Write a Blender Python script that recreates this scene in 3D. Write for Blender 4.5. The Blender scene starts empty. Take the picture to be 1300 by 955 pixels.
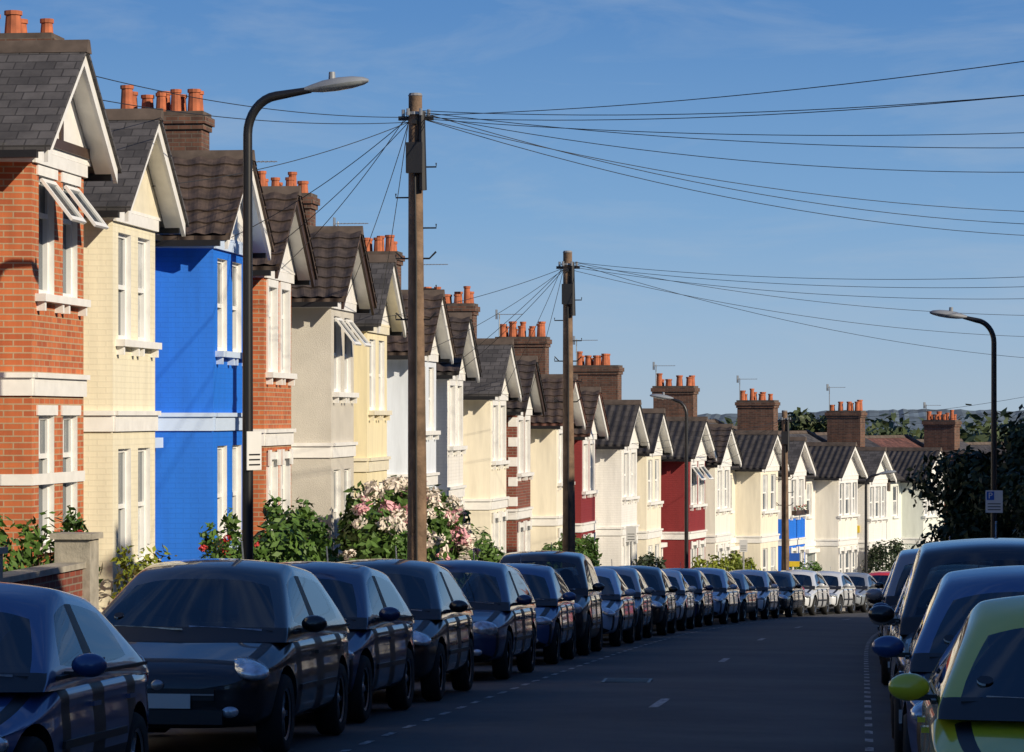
import bpy, bmesh, math, random
from mathutils import Vector, Matrix
random.seed(7)
R=math.radians
scene=bpy.context.scene
COL=scene.collection

# ------------------------------------------------------------ materials
def newmat(name):
    m=bpy.data.materials.new(name); m.use_nodes=True
    nt=m.node_tree; b=nt.nodes['Principled BSDF']
    return m,nt,b
def N(nt,t,**k):
    n=nt.nodes.new(t)
    for a,v in k.items():
        if a in n.inputs: n.inputs[a].default_value=v
        else: setattr(n,a,v)
    return n
def c4(c): return (c[0],c[1],c[2],1)
def sc(c,f): return tuple(min(1,x*f) for x in c)
def mat(name,col,rough=.6,metal=0,var=.15,vs=3.0,bump=0,bs=40,coat=0,spec=.5,coords='Object'):
    m,nt,b=newmat(name)
    b.inputs['Roughness'].default_value=rough
    b.inputs['Metallic'].default_value=metal
    b.inputs['Coat Weight'].default_value=coat
    b.inputs['Coat Roughness'].default_value=.03
    b.inputs['Specular IOR Level'].default_value=spec
    tc=N(nt,'ShaderNodeTexCoord')
    if var>0:
        n=N(nt,'ShaderNodeTexNoise',Scale=vs,Detail=6.0)
        nt.links.new(tc.outputs[coords],n.inputs['Vector'])
        r=N(nt,'ShaderNodeValToRGB')
        r.color_ramp.elements[0].position=.3; r.color_ramp.elements[1].position=.7
        r.color_ramp.elements[0].color=c4(sc(col,1-var)); r.color_ramp.elements[1].color=c4(sc(col,1+var))
        nt.links.new(n.outputs['Fac'],r.inputs['Fac']); nt.links.new(r.outputs['Color'],b.inputs['Base Color'])
    else: b.inputs['Base Color'].default_value=c4(col)
    if bump>0:
        n2=N(nt,'ShaderNodeTexNoise',Scale=bs,Detail=4.0)
        nt.links.new(tc.outputs[coords],n2.inputs['Vector'])
        bp=N(nt,'ShaderNodeBump',Strength=bump,Distance=.02)
        nt.links.new(n2.outputs['Fac'],bp.inputs['Height']); nt.links.new(bp.outputs['Normal'],b.inputs['Normal'])
    return m
def grime(nt,tc,lo,hi):
    mp0=N(nt,'ShaderNodeMapping'); mp0.inputs['Scale'].default_value=(3.5,3.5,.45)
    nt.links.new(tc.outputs['Object'],mp0.inputs['Vector'])
    n=N(nt,'ShaderNodeTexNoise',Scale=1.3,Detail=9.0,Roughness=.65)
    nt.links.new(mp0.outputs[0],n.inputs['Vector'])
    mp=N(nt,'ShaderNodeMapRange'); mp.inputs[1].default_value=.35;mp.inputs[2].default_value=.75;mp.inputs[3].default_value=hi;mp.inputs[4].default_value=lo
    nt.links.new(n.outputs['Fac'],mp.inputs[0]); return mp
def brickmat(name,c1,c2,mortar,bw=.225,rh=.075,ms=.009,strength=.6,rough=.85,dirt=.25):
    m,nt,b=newmat(name)
    b.inputs['Roughness'].default_value=rough
    tc=N(nt,'ShaderNodeTexCoord')
    br=N(nt,'ShaderNodeTexBrick')
    br.inputs['Color1'].default_value=c4(c1);br.inputs['Color2'].default_value=c4(c2);br.inputs['Mortar'].default_value=c4(mortar)
    br.inputs['Scale'].default_value=1;br.inputs['Mortar Size'].default_value=ms
    br.inputs['Brick Width'].default_value=bw;br.inputs['Row Height'].default_value=rh
    nt.links.new(tc.outputs['UV'],br.inputs['Vector'])
    mp=grime(nt,tc,1-dirt,1.06)
    mx=N(nt,'ShaderNodeVectorMath',operation='SCALE')
    nt.links.new(br.outputs['Color'],mx.inputs[0]); nt.links.new(mp.outputs[0],mx.inputs['Scale'])
    nt.links.new(mx.outputs[0],b.inputs['Base Color'])
    bp=N(nt,'ShaderNodeBump',Strength=strength,Distance=.01,invert=True)
    nt.links.new(br.outputs['Fac'],bp.inputs['Height']); nt.links.new(bp.outputs['Normal'],b.inputs['Normal'])
    return m
def render_(name,col,bump=.12,bs=60):
    m,nt,b=newmat(name); b.inputs['Roughness'].default_value=.85
    tc=N(nt,'ShaderNodeTexCoord'); mp=grime(nt,tc,.82,1.04)
    mx=N(nt,'ShaderNodeVectorMath',operation='SCALE'); mx.inputs[0].default_value=col
    nt.links.new(mp.outputs[0],mx.inputs['Scale']); nt.links.new(mx.outputs[0],b.inputs['Base Color'])
    n2=N(nt,'ShaderNodeTexNoise',Scale=bs,Detail=4.0); nt.links.new(tc.outputs['Object'],n2.inputs['Vector'])
    bp=N(nt,'ShaderNodeBump',Strength=bump,Distance=.02); nt.links.new(n2.outputs['Fac'],bp.inputs['Height']); nt.links.new(bp.outputs['Normal'],b.inputs['Normal'])
    return m
def tilemat(name,col,ribs=True):
    m,nt,b=newmat(name); b.inputs['Roughness'].default_value=.75
    tc=N(nt,'ShaderNodeTexCoord')
    br=N(nt,'ShaderNodeTexBrick')
    br.inputs['Color1'].default_value=c4(sc(col,.7));br.inputs['Color2'].default_value=c4(sc(col,1.35));br.inputs['Mortar'].default_value=c4(sc(col,.45))
    br.inputs['Scale'].default_value=1;br.inputs['Mortar Size'].default_value=.009
    br.inputs['Brick Width'].default_value=.26 if ribs else .25;br.inputs['Row Height'].default_value=.26 if ribs else .17
    nt.links.new(tc.outputs['UV'],br.inputs['Vector'])
    n=N(nt,'ShaderNodeTexNoise',Scale=1.7,Detail=9.0,Roughness=.7)
    nt.links.new(tc.outputs['Object'],n.inputs['Vector'])
    mp=N(nt,'ShaderNodeMapRange'); mp.inputs[1].default_value=.3;mp.inputs[2].default_value=.7;mp.inputs[3].default_value=.6;mp.inputs[4].default_value=1.5
    nt.links.new(n.outputs['Fac'],mp.inputs[0])
    mx=N(nt,'ShaderNodeVectorMath',operation='SCALE')
    nt.links.new(br.outputs['Color'],mx.inputs[0]); nt.links.new(mp.outputs[0],mx.inputs['Scale'])
    # lichen blotches
    n3=N(nt,'ShaderNodeTexNoise',Scale=9.0,Detail=9.0,Roughness=.75); nt.links.new(tc.outputs['Object'],n3.inputs['Vector'])
    m3=N(nt,'ShaderNodeMapRange'); m3.inputs[1].default_value=.6;m3.inputs[2].default_value=.72;m3.inputs[3].default_value=0;m3.inputs[4].default_value=.55; nt.links.new(n3.outputs['Fac'],m3.inputs[0])
    mi_=N(nt,'ShaderNodeMixRGB'); mi_.inputs['Color2'].default_value=(.13,.12,.075,1); nt.links.new(m3.outputs[0],mi_.inputs['Fac']); nt.links.new(mx.outputs[0],mi_.inputs['Color1'])
    nt.links.new(mi_.outputs[0],b.inputs['Base Color'])
    bp=N(nt,'ShaderNodeBump',Strength=.8,Distance=.02,invert=True)
    nt.links.new(br.outputs['Fac'],bp.inputs['Height'])
    if ribs:
        w=N(nt,'ShaderNodeTexWave'); w.inputs['Scale'].default_value=1.2; w.wave_type='BANDS'; w.bands_direction='X'
        nt.links.new(tc.outputs['UV'],w.inputs['Vector'])
        b2=N(nt,'ShaderNodeBump',Strength=.8,Distance=.04)
        nt.links.new(w.outputs['Fac'],b2.inputs['Height']); nt.links.new(bp.outputs['Normal'],b2.inputs['Normal'])
        nt.links.new(b2.outputs['Normal'],b.inputs['Normal'])
    else: nt.links.new(bp.outputs['Normal'],b.inputs['Normal'])
    return m
def foliage(name,cd,cl,scale=2.5):
    m,nt,b=newmat(name); b.inputs['Roughness'].default_value=.55; b.inputs['Specular IOR Level'].default_value=.35
    tc=N(nt,'ShaderNodeTexCoord'); n=N(nt,'ShaderNodeTexNoise',Scale=scale,Detail=8.0,Roughness=.7)
    nt.links.new(tc.outputs['Object'],n.inputs['Vector'])
    r=N(nt,'ShaderNodeValToRGB'); r.color_ramp.elements[0].position=.35; r.color_ramp.elements[1].position=.65
    r.color_ramp.elements[0].color=c4(cd); r.color_ramp.elements[1].color=c4(cl)
    nt.links.new(n.outputs['Fac'],r.inputs['Fac']); nt.links.new(r.outputs['Color'],b.inputs['Base Color'])
    return m

M={}
M['white']=mat('white_paint',(.80,.79,.76),.5,var=.07,vs=5)
M['cream_trim']=mat('cream_trim_paint',(.76,.70,.54),.5,var=.08,vs=5)
M['pale_trim']=mat('pale_blue_trim_paint',(.55,.66,.82),.5,var=.05)
M['brown_trim']=mat('dark_brown_paint',(.06,.035,.025),.5,var=.2)
M['frame']=mat('window_frame_paint',(.8,.8,.78),.4,var=.05)
M['black']=mat('black_plastic',(.015,.015,.017),.5,var=.1)
M['glass']=mat('window_glass',(.07,.09,.11),.04,var=.6,vs=1.2,spec=.9)
M['curtain']=mat('net_curtain_glass',(.4,.42,.43),.08,var=.35,vs=3,spec=.8)
M['terracotta']=mat('terracotta_pot',(.42,.12,.05),.8,var=.3,vs=6)
M['lead']=mat('lead_flashing',(.2,.2,.21),.6,var=.2)
M['chim']=brickmat('chimney_brick',(.2,.09,.055),(.1,.05,.035),(.16,.13,.1),dirt=.5)
M['copebrick']=mat('coping_mortar',(.1,.075,.06),.9,var=.35,vs=4)
M['stone']=mat('stone_coping',(.36,.33,.27),.8,var=.25,vs=6,bump=.3)
BR={}
BR['red']=brickmat('red_brick',(.58,.165,.055),(.40,.095,.035),(.44,.31,.19))
BR['dred']=brickmat('dark_red_brick',(.26,.06,.035),(.16,.045,.03),(.22,.17,.13))
def painted(n,c): return brickmat(n,sc(c,1.0),sc(c,.975),sc(c,.93),strength=.4,dirt=.14,rough=.7)
BR['cream']=painted('cream_painted_brick',(.80,.74,.56))
BR['blue']=painted('blue_painted_brick',(.008,.16,.70))
BR['grey']=mat('grey_pebbledash',(.56,.53,.47),.9,var=.08,vs=2,bump=.7,bs=70)
BR['yellow']=render_('yellow_render',(.80,.71,.47))
BR['pale']=render_('pale_blue_render',(.68,.73,.80))
BR['white']=painted('white_painted_brick',(.80,.78,.74))
BR['ivory']=render_('ivory_render',(.80,.74,.60))
BR['maroon']=painted('maroon_painted_brick',(.22,.018,.02))
BR['mint']=render_('mint_render',(.74,.77,.70))
BR['ww']=render_('warm_white_render',(.80,.77,.69))
RF={'slate':tilemat('grey_slate',(.075,.07,.07),False),
    'brown':tilemat('brown_tile',(.075,.05,.038),True),
    'dark':tilemat('dark_tile',(.045,.04,.04),True),
    'red':tilemat('red_brown_tile',(.13,.055,.04),True)}
BR['c_brown']=mat('brown_pantile',(.075,.052,.04),.7,var=.45,vs=7,bump=.3,bs=30)
BR['c_dark']=mat('dark_pantile',(.06,.045,.038),.7,var=.45,vs=7,bump=.3,bs=30)
DOORS=[mat('door_'+n,c,.35,var=.1) for n,c in (('red',(.3,.02,.02)),('green',(.02,.12,.06)),('navy',(.02,.03,.12)),('black',(.02,.02,.02)),('teal',(.05,.25,.3)))]
M['paving']=brickmat('paving_slabs',(.22,.21,.2),(.27,.26,.24),(.12,.12,.11),bw=.6,rh=.6,ms=.012,strength=.3)
M['kerb']=mat('granite_kerb',(.25,.24,.23),.8,var=.25,vs=5)
M['soil']=mat('garden_soil_and_grass',(.06,.075,.035),.95,var=.4,vs=2,bump=.6,bs=20)
M['ground']=mat('ground_earth_grass',(.06,.085,.045),.95,var=.3,vs=.05)
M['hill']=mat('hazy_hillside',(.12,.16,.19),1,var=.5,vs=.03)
M['wood']=mat('weathered_pole_wood',(.17,.11,.07),.85,var=.45,vs=4,bump=.6,bs=25)
M['steel']=mat('galvanised_steel',(.35,.36,.37),.45,metal=.6,var=.1)
M['lampblk']=mat('black_lamp_paint',(.012,.012,.014),.4,var=.1)
M['lampgrey']=mat('lamp_head_grey',(.22,.24,.27),.45,var=.1)
M['lens']=mat('lamp_lens',(.3,.33,.35),.15,var=.1)
M['wire']=mat('cable_black',(.012,.015,.02),.6,var=0)
M['signw']=mat('sign_white',(.7,.7,.68),.5,var=.03)
M['signb']=mat('sign_blue',(.02,.1,.45),.5,var=.03)
M['signy']=mat('sign_yellow',(.7,.5,.03),.5,var=.03)
M['bark']=mat('bark',(.09,.065,.045),.9,var=.4,vs=6,bump=.8,bs=12)
m,nt,b=newmat('asphalt'); b.inputs['Roughness'].default_value=.8; M['asphalt']=m
tc=N(nt,'ShaderNodeTexCoord'); n1=N(nt,'ShaderNodeTexNoise',Scale=.35,Detail=10.0,Roughness=.7); nt.links.new(tc.outputs['Object'],n1.inputs['Vector'])
n2=N(nt,'ShaderNodeTexNoise',Scale=60.0,Detail=3.0); nt.links.new(tc.outputs['Object'],n2.inputs['Vector'])
r=N(nt,'ShaderNodeValToRGB'); r.color_ramp.elements[0].position=.35; r.color_ramp.elements[1].position=.68
r.color_ramp.elements[0].color=(.035,.035,.037,1); r.color_ramp.elements[1].color=(.085,.083,.08,1); nt.links.new(n1.outputs['Fac'],r.inputs['Fac'])
mm=N(nt,'ShaderNodeMixRGB',blend_type='MULTIPLY',Fac=.6); nt.links.new(r.outputs['Color'],mm.inputs['Color1']); nt.links.new(n2.outputs['Color'],mm.inputs['Color2'])
g2=N(nt,'ShaderNodeVectorMath',operation='SCALE',Scale=1.4); nt.links.new(mm.outputs[0],g2.inputs[0]); nt.links.new(g2.outputs[0],b.inputs['Base Color'])
bp=N(nt,'ShaderNodeBump',Strength=.5,Distance=.01); nt.links.new(n2.outputs['Fac'],bp.inputs['Height']); nt.links.new(bp.outputs['Normal'],b.inputs['Normal'])
m,nt,b=newmat('worn_road_paint'); b.inputs['Roughness'].default_value=.75; M['line']=m
tc=N(nt,'ShaderNodeTexCoord'); n1=N(nt,'ShaderNodeTexNoise',Scale=14.0,Detail=8.0); nt.links.new(tc.outputs['Object'],n1.inputs['Vector'])
r=N(nt,'ShaderNodeValToRGB'); r.color_ramp.elements[0].position=.42; r.color_ramp.elements[1].position=.56
r.color_ramp.elements[0].color=(.1,.1,.1,1); r.color_ramp.elements[1].color=(.5,.5,.48,1); nt.links.new(n1.outputs['Fac'],r.inputs['Fac']); nt.links.new(r.outputs[0],b.inputs['Base Color'])
F={'mid':foliage('leaves_mid',(.03,.075,.012),(.11,.2,.035)),
   'dark':foliage('leaves_dark',(.010,.022,.008),(.035,.06,.02)),
   'yel':foliage('leaves_yellowgreen',(.08,.13,.01),(.28,.30,.03)),
   'far':foliage('leaves_far',(.03,.05,.02),(.08,.1,.04),.6)}
M['pink']=mat('hydrangea_pink',(.74,.38,.42),.7,var=.25,vs=5)
M['creamf']=mat('hydrangea_cream',(.76,.68,.58),.7,var=.2,vs=5)
M['redf']=mat('rose_red',(.5,.03,.03),.6,var=.3,vs=5)

# ------------------------------------------------------------ mesh builder
def auto_uv(me):
    uv=me.uv_layers.new(name='UVMap'); d=uv.data; V=me.vertices; Z=Vector((0,0,1))
    for p in me.polygons:
        n=p.normal
        if abs(n.z)>.98: t=Vector((1,0,0)); v=Vector((0,1,0))
        else:
            t=Z.cross(n); t.normalize()
            if abs(t.x)>abs(t.y):
                if t.x<0:t=-t
            elif t.y<0:t=-t
            v=n.cross(t); 
            if v.z<0: v=-v
        for li in p.loop_indices:
            co=V[me.loops[li].vertex_index].co
            d[li].uv=(co.dot(t),co.dot(v))
class MB:
    def __init__(s,sg=1): s.p={}; s.sg=sg
    def face(s,part,m,pts):
        P=s.p.setdefault(part,[[],[],[],[]])
        if m not in P[3]: P[3].append(m)
        b=len(P[0]); pts=[(x*s.sg,y,z) for x,y,z in pts]
        if s.sg<0: pts=pts[::-1]
        P[0].extend(pts); P[1].append(tuple(range(b,b+len(pts)))); P[2].append(P[3].index(m))
    def hexa(s,part,m,a):
        for f in ((3,2,1,0),(4,5,6,7),(0,1,5,4),(1,2,6,5),(2,3,7,6),(3,0,4,7)):
            s.face(part,m,[a[i] for i in f])
    def box(s,part,m,x,y,z):
        (x0,x1),(y0,y1),(z0,z1)=x,y,z
        s.hexa(part,m,[(x0,y0,z0),(x1,y0,z0),(x1,y1,z0),(x0,y1,z0),(x0,y0,z1),(x1,y0,z1),(x1,y1,z1),(x0,y1,z1)])
    def pbox(s,part,m,fr,t,d,z):
        (px,py),(dx,dy),(ox,oy)=fr
        def P(a,b,c): return (px+dx*a+ox*b,py+dy*a+oy*b,c)
        (t0,t1),(d0,d1),(z0,z1)=t,d,z
        s.hexa(part,m,[P(t0,d0,z0),P(t1,d0,z0),P(t1,d1,z0),P(t0,d1,z0),P(t0,d0,z1),P(t1,d0,z1),P(t1,d1,z1),P(t0,d1,z1)])
    def cyl(s,part,m,c,r0,r1,z0,z1,n=10):
        b=[];t=[]
        for i in range(n):
            a=2*math.pi*i/n; b.append((c[0]+r0*math.cos(a),c[1]+r0*math.sin(a),z0)); t.append((c[0]+r1*math.cos(a),c[1]+r1*math.sin(a),z1))
        for i in range(n):
            j=(i+1)%n; s.face(part,m,[b[i],b[j],t[j],t[i]])
        s.face(part,m,t); s.face(part,m,b[::-1])
    def tube(s,part,m,pts,rads,n=8):
        rings=[]
        for i,p in enumerate(pts):
            p=Vector(p); a=Vector(pts[max(0,i-1)]); b=Vector(pts[min(len(pts)-1,i+1)])
            d=(b-a).normalized(); u=d.orthogonal().normalized() if i==0 else (u-d*u.dot(d)).normalized(); v=d.cross(u)
            r=rads[i] if isinstance(rads,(list,tuple)) else rads
            rings.append([tuple(p+u*r*math.cos(2*math.pi*k/n)+v*r*math.sin(2*math.pi*k/n)) for k in range(n)])
        for i in range(len(rings)-1):
            for k in range(n):
                j=(k+1)%n; s.face(part,m,[rings[i][k],rings[i][j],rings[i+1][j],rings[i+1][k]])
        s.face(part,m,rings[0][::-1]); s.face(part,m,rings[-1])
    def meshes(s,smooth=()):
        out=[]
        for k,(v,f,mi,ms) in s.p.items():
            me=bpy.data.meshes.new(k); me.from_pydata(v,[],f)
            for m in ms: me.materials.append(m)
            me.polygons.foreach_set('material_index',mi); me.update()
            auto_uv(me)
            if k in smooth:
                bm=bmesh.new(); bm.from_mesh(me); bmesh.ops.remove_doubles(bm,verts=bm.verts,dist=1e-4); bm.to_mesh(me); bm.free()
                me.shade_smooth(); me.set_sharp_from_angle(angle=R(40))
            out.append((k,me))
        return out
def empty(name,mw=None,loc=None):
    e=bpy.data.objects.new(name,None); COL.objects.link(e); e.empty_display_size=.3
    if mw is not None: e.matrix_world=mw
    if loc is not None: e.location=loc
    return e
def attach(e,ml):
    obs=[]
    for k,me in ml:
        o=bpy.data.objects.new(k,me); COL.objects.link(o); o.parent=e; obs.append(o)
    return obs

# ------------------------------------------------------------ street path
DS=.5; S0=-80
xs=[];ys=[];th=[]
def theta(s): return min(.95,4.65e-5*(s-45)**2) if s>45 else 0
x=0;y=S0;s=S0
while s<320:
    xs.append(x);ys.append(y);th.append(theta(s))
    t=theta(s+DS/2); x+=math.sin(t)*DS; y+=math.cos(t)*DS; s+=DS
def g(s):
    if s<=140: return -(.053*s+.6*math.exp(-max(s,-15)/18))
    t=min(s-140,40); return -(.053*140)-.053*t*(1-t/80)
def P(s,off,dz=0):
    f=(s-S0)/DS; i=int(f); a=f-i
    X=xs[i]*(1-a)+xs[i+1]*a; Y=ys[i]*(1-a)+ys[i+1]*a; t=theta(s)
    return Vector((X+off*math.cos(t),Y-off*math.sin(t),g(s)+dz))
def interp(s,tab):
    if s<=tab[0][0]: return tab[0][1]
    for (a,va),(b,vb) in zip(tab,tab[1:]):
        if s<=b: return va+(vb-va)*(s-a)/(b-a)
    return tab[-1][1]
def hz(s): return interp(s,[(0,.2),(36,.22),(40.5,.0),(46,.25),(58,.22),(82,-.45),(95,-.68),(130,-.7),(140,-.4),(160,-.3)])
def gz(s): return interp(s,[(0,.3),(58,.3),(85,-.02),(160,-.02)])
def strip_obj(name,m,lst):
    V=[];Fc=[]
    for (offs,s0,s1,ds) in lst:
        n=len(offs); k=int(round((s1-s0)/ds)) or 1; b=len(V)
        for i in range(k+1):
            s=s0+(s1-s0)*i/k
            for o,dz in offs: V.append(P(s,o,dz(s) if callable(dz) else dz))
        for i in range(k):
            for j in range(n-1):
                a=b+i*n+j; Fc.append((a,a+1,a+1+n,a+n))
    me=bpy.data.meshes.new(name); me.from_pydata(V,[],Fc); me.materials.append(m); me.update(); auto_uv(me)
    o=bpy.data.objects.new(name,me); COL.objects.link(o); return o
KL,KR=-6.3,2.1
SA,SB=-40,230
strip_obj('road',M['asphalt'],[([(KL,0),(-2.1,.05),(KR,0)],SA,SB,2)])
strip_obj('kerb',M['kerb'],[([(KL+.0,-.05),(KL,.12),(KL-.15,.125),(KL-.15,0)],SA,SB,2),([(KR,-.05),(KR,.12),(KR+.15,.125),(KR+.15,0)],SA,SB,2)])
strip_obj('pavement',M['paving'],[([(KL-.15,.12),(-8.12,.15)],SA,SB,2),([(KR+.15,.12),(3.9,.15)],SA,SB,2)])
strip_obj('garden_ground',M['soil'],[([(-8.12,gz),(-30,gz)],SA,SB,3),([(3.9,.3),(20,.35)],SA,SB,3)])
ml=[]
s=8
while s<150:
    ml.append(([(-4.1,.03),(-4.03,.032)],s,s+.5,.5)); s+=1.2
s=8
while s<150:
    ml.append(([(.02,.028),(.09,.026)],s,s+.5,.5)); s+=1.2
for s in (31,46,61,76,91,106): ml.append(([(-2.15,.0545),(-2.1,.055),(-2.05,.0545)],s,s+2.0,1.0))
strip_obj('road_markings',M['line'],ml)
B=MB(); B.box('drain_cover',M['lampblk'],(-.3,.3),(-.3,.3),(0,.012)); 
for i in range(6): B.box('drain_cover',M['lampblk'],(-.26,.26),(-.25+i*.09,-.21+i*.09),(.012,.018))
attach(empty('drain_cover',loc=P(38,-2.9,.045)),B.meshes())
V=[];Fc=[]
YS=[-400,-80,-40,-20,0,10,20,30,40,60,80,100,120,140,160,180,220,300,600,1500,4000,12000,26000]
XS=[-16000,-4000,-800,-200,-60,-20,0,20,60,200,800,4000,16000]
def gy(y):
    if y<-15: y0=-15; return g(y0)-.053*(max(y,-80)+15)-.1
    z=g(min(y,180)); return z-.12-.8*min(1,max(0,(y-40)/50))
for y in YS:
    for x in XS: V.append((x,y,gy(y)))
n=len(XS)
for i in range(len(YS)-1):
    for j in range(n-1):
        a=i*n+j; Fc.append((a,a+1,a+1+n,a+n))
me=bpy.data.meshes.new('ground'); me.from_pydata(V,[],Fc); me.materials.append(M['ground']); me.update()
COL.objects.link(bpy.data.objects.new('ground',me))

# ------------------------------------------------------------ houses
EV=6.2; RIDGE=8.15; GR=7.45; RN=-3.6; BK=-7.4
UC=1.95
def mroof(n): return EV+(RIDGE-EV)*(.2-n)/(.2-RN) if n>RN else RIDGE-(RIDGE-EV)*(RN-n)/(RN-BK)
def wall(B,part,m,fr,L,z0,z1,ops,rng=random,reveal='white',bars=0):
    (px,py),(dx,dy),(ox,oy)=fr
    def Q(t,d,z): return (px+dx*t+ox*d,py+dy*t+oy*d,z)
    ts=sorted(set([0,L]+[o[0] for o in ops]+[o[1] for o in ops])); zs=sorted(set([z0,z1]+[o[2] for o in ops]+[o[3] for o in ops]))
    for i in range(len(ts)-1):
        for j in range(len(zs)-1):
            tm=(ts[i]+ts[i+1])/2; zm=(zs[j]+zs[j+1])/2
            if any(o[0]<tm<o[1] and o[2]<zm<o[3] for o in ops): continue
            B.face(part,m,[Q(ts[i],0,zs[j]),Q(ts[i+1],0,zs[j]),Q(ts[i+1],0,zs[j+1]),Q(ts[i],0,zs[j+1])])
    for o in ops:
        a,b,c,d=o[:4]; dp=.15; kind=o[4] if len(o)>4 else 'win'
        if kind=='door': dp=.6
        rm=M[reveal]
        for q in ([Q(a,0,c),Q(a,0,d),Q(a,-dp,d),Q(a,-dp,c)],[Q(b,0,c),Q(b,0,d),Q(b,-dp,d),Q(b,-dp,c)],
                  [Q(a,0,d),Q(b,0,d),Q(b,-dp,d),Q(a,-dp,d)],[Q(a,0,c),Q(b,0,c),Q(b,-dp,c),Q(a,-dp,c)]): B.face('window_reveals',rm,q)
        f=.05
        if kind=='win':
            md=(c+d)/2 if bars!=2 else c+(d-c)*.68
            r1=rng.random()
            B.face('window_glass',M['curtain'] if r1<.35 else M['glass'],[Q(a,-.13,c),Q(b,-.13,c),Q(b,-.13,md),Q(a,-.13,md)])
            B.face('window_glass',M['curtain'] if (r1<.2 or rng.random()<.15) else M['glass'],[Q(a,-.1,md),Q(b,-.1,md),Q(b,-.1,d),Q(a,-.1,d)])
            fm=M['frame']
            for (t,z) in (((a,a+f),(c,d)),((b-f,b),(c,d)),((a+f,b-f),(c,c+f*1.3)),((a+f,b-f),(d-f,d)),((a+f,b-f),(md-f*.6,md+f*.6))):
                B.pbox('window_frames',fm,fr,t,(-.14,-.07),z)
            mx_=(a+b)/2
            if bars==1:
                B.pbox('window_frames',fm,fr,(mx_-.014,mx_+.014),(-.125,-.085),(md+f*.6,d-f)); B.pbox('window_frames',fm,fr,(mx_-.014,mx_+.014),(-.135,-.105),(c+f*1.3,md-f*.6))
            elif bars==2:
                B.pbox('window_frames',fm,fr,(mx_-.014,mx_+.014),(-.125,-.085),(md+f*.6,d-f))
        else:
            B.pbox('front_door',o[5],fr,(a+.06,b-.06),(-.6,-.55),(c,d-.45))
            for zz in ((c+.15,c+.75),(c+.9,d-.6)):
                for aa in (a+.16,(a+b)/2+.04): B.pbox('front_door',o[5],fr,(aa,aa+(b-a)/2-.22),(-.55,-.53),zz)
            B.pbox('front_door',M['frame'],fr,(a,b),(-.6,-.54),(d-.45,d-.38))
            B.face('window_glass',M['glass'],[Q(a,-.58,d-.4),Q(b,-.58,d-.4),Q(b,-.58,d),Q(a,-.58,d)])
def corr(B,part,m,A,Bp,C,D,per=.23,amp=.03,ch=.3):
    A,Bp,C,D=map(Vector,(A,Bp,C,D)); L=(Bp-A).length; Hh=(D-A).length
    e=(Bp-A).normalized(); nrm=e.cross((D-A).normalized()); 
    if nrm.z<0:nrm=-nrm
    nr=max(1,int(L/per)); ns=nr*6; nc=max(1,int(Hh/ch))
    rows=[]
    for c in range(nc):
        rows.append((c/nc,.03)); rows.append(((c+1)/nc-.001,.0))
    gr=[]
    for (v,hh) in rows:
        r=[]
        for i in range(ns+1):
            u=i/ns; p=A.lerp(Bp,u).lerp(D.lerp(C,u),v)
            ph=(i%6)/6; hgt=amp*(.5+.5*math.cos(2*math.pi*ph))
            r.append(tuple(p+nrm*(hh+hgt)))
        gr.append(r)
    for a in range(len(gr)-1):
        for i in range(ns): B.face(part,m,[gr[a][i],gr[a][i+1],gr[a+1][i+1],gr[a+1][i]])
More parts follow.
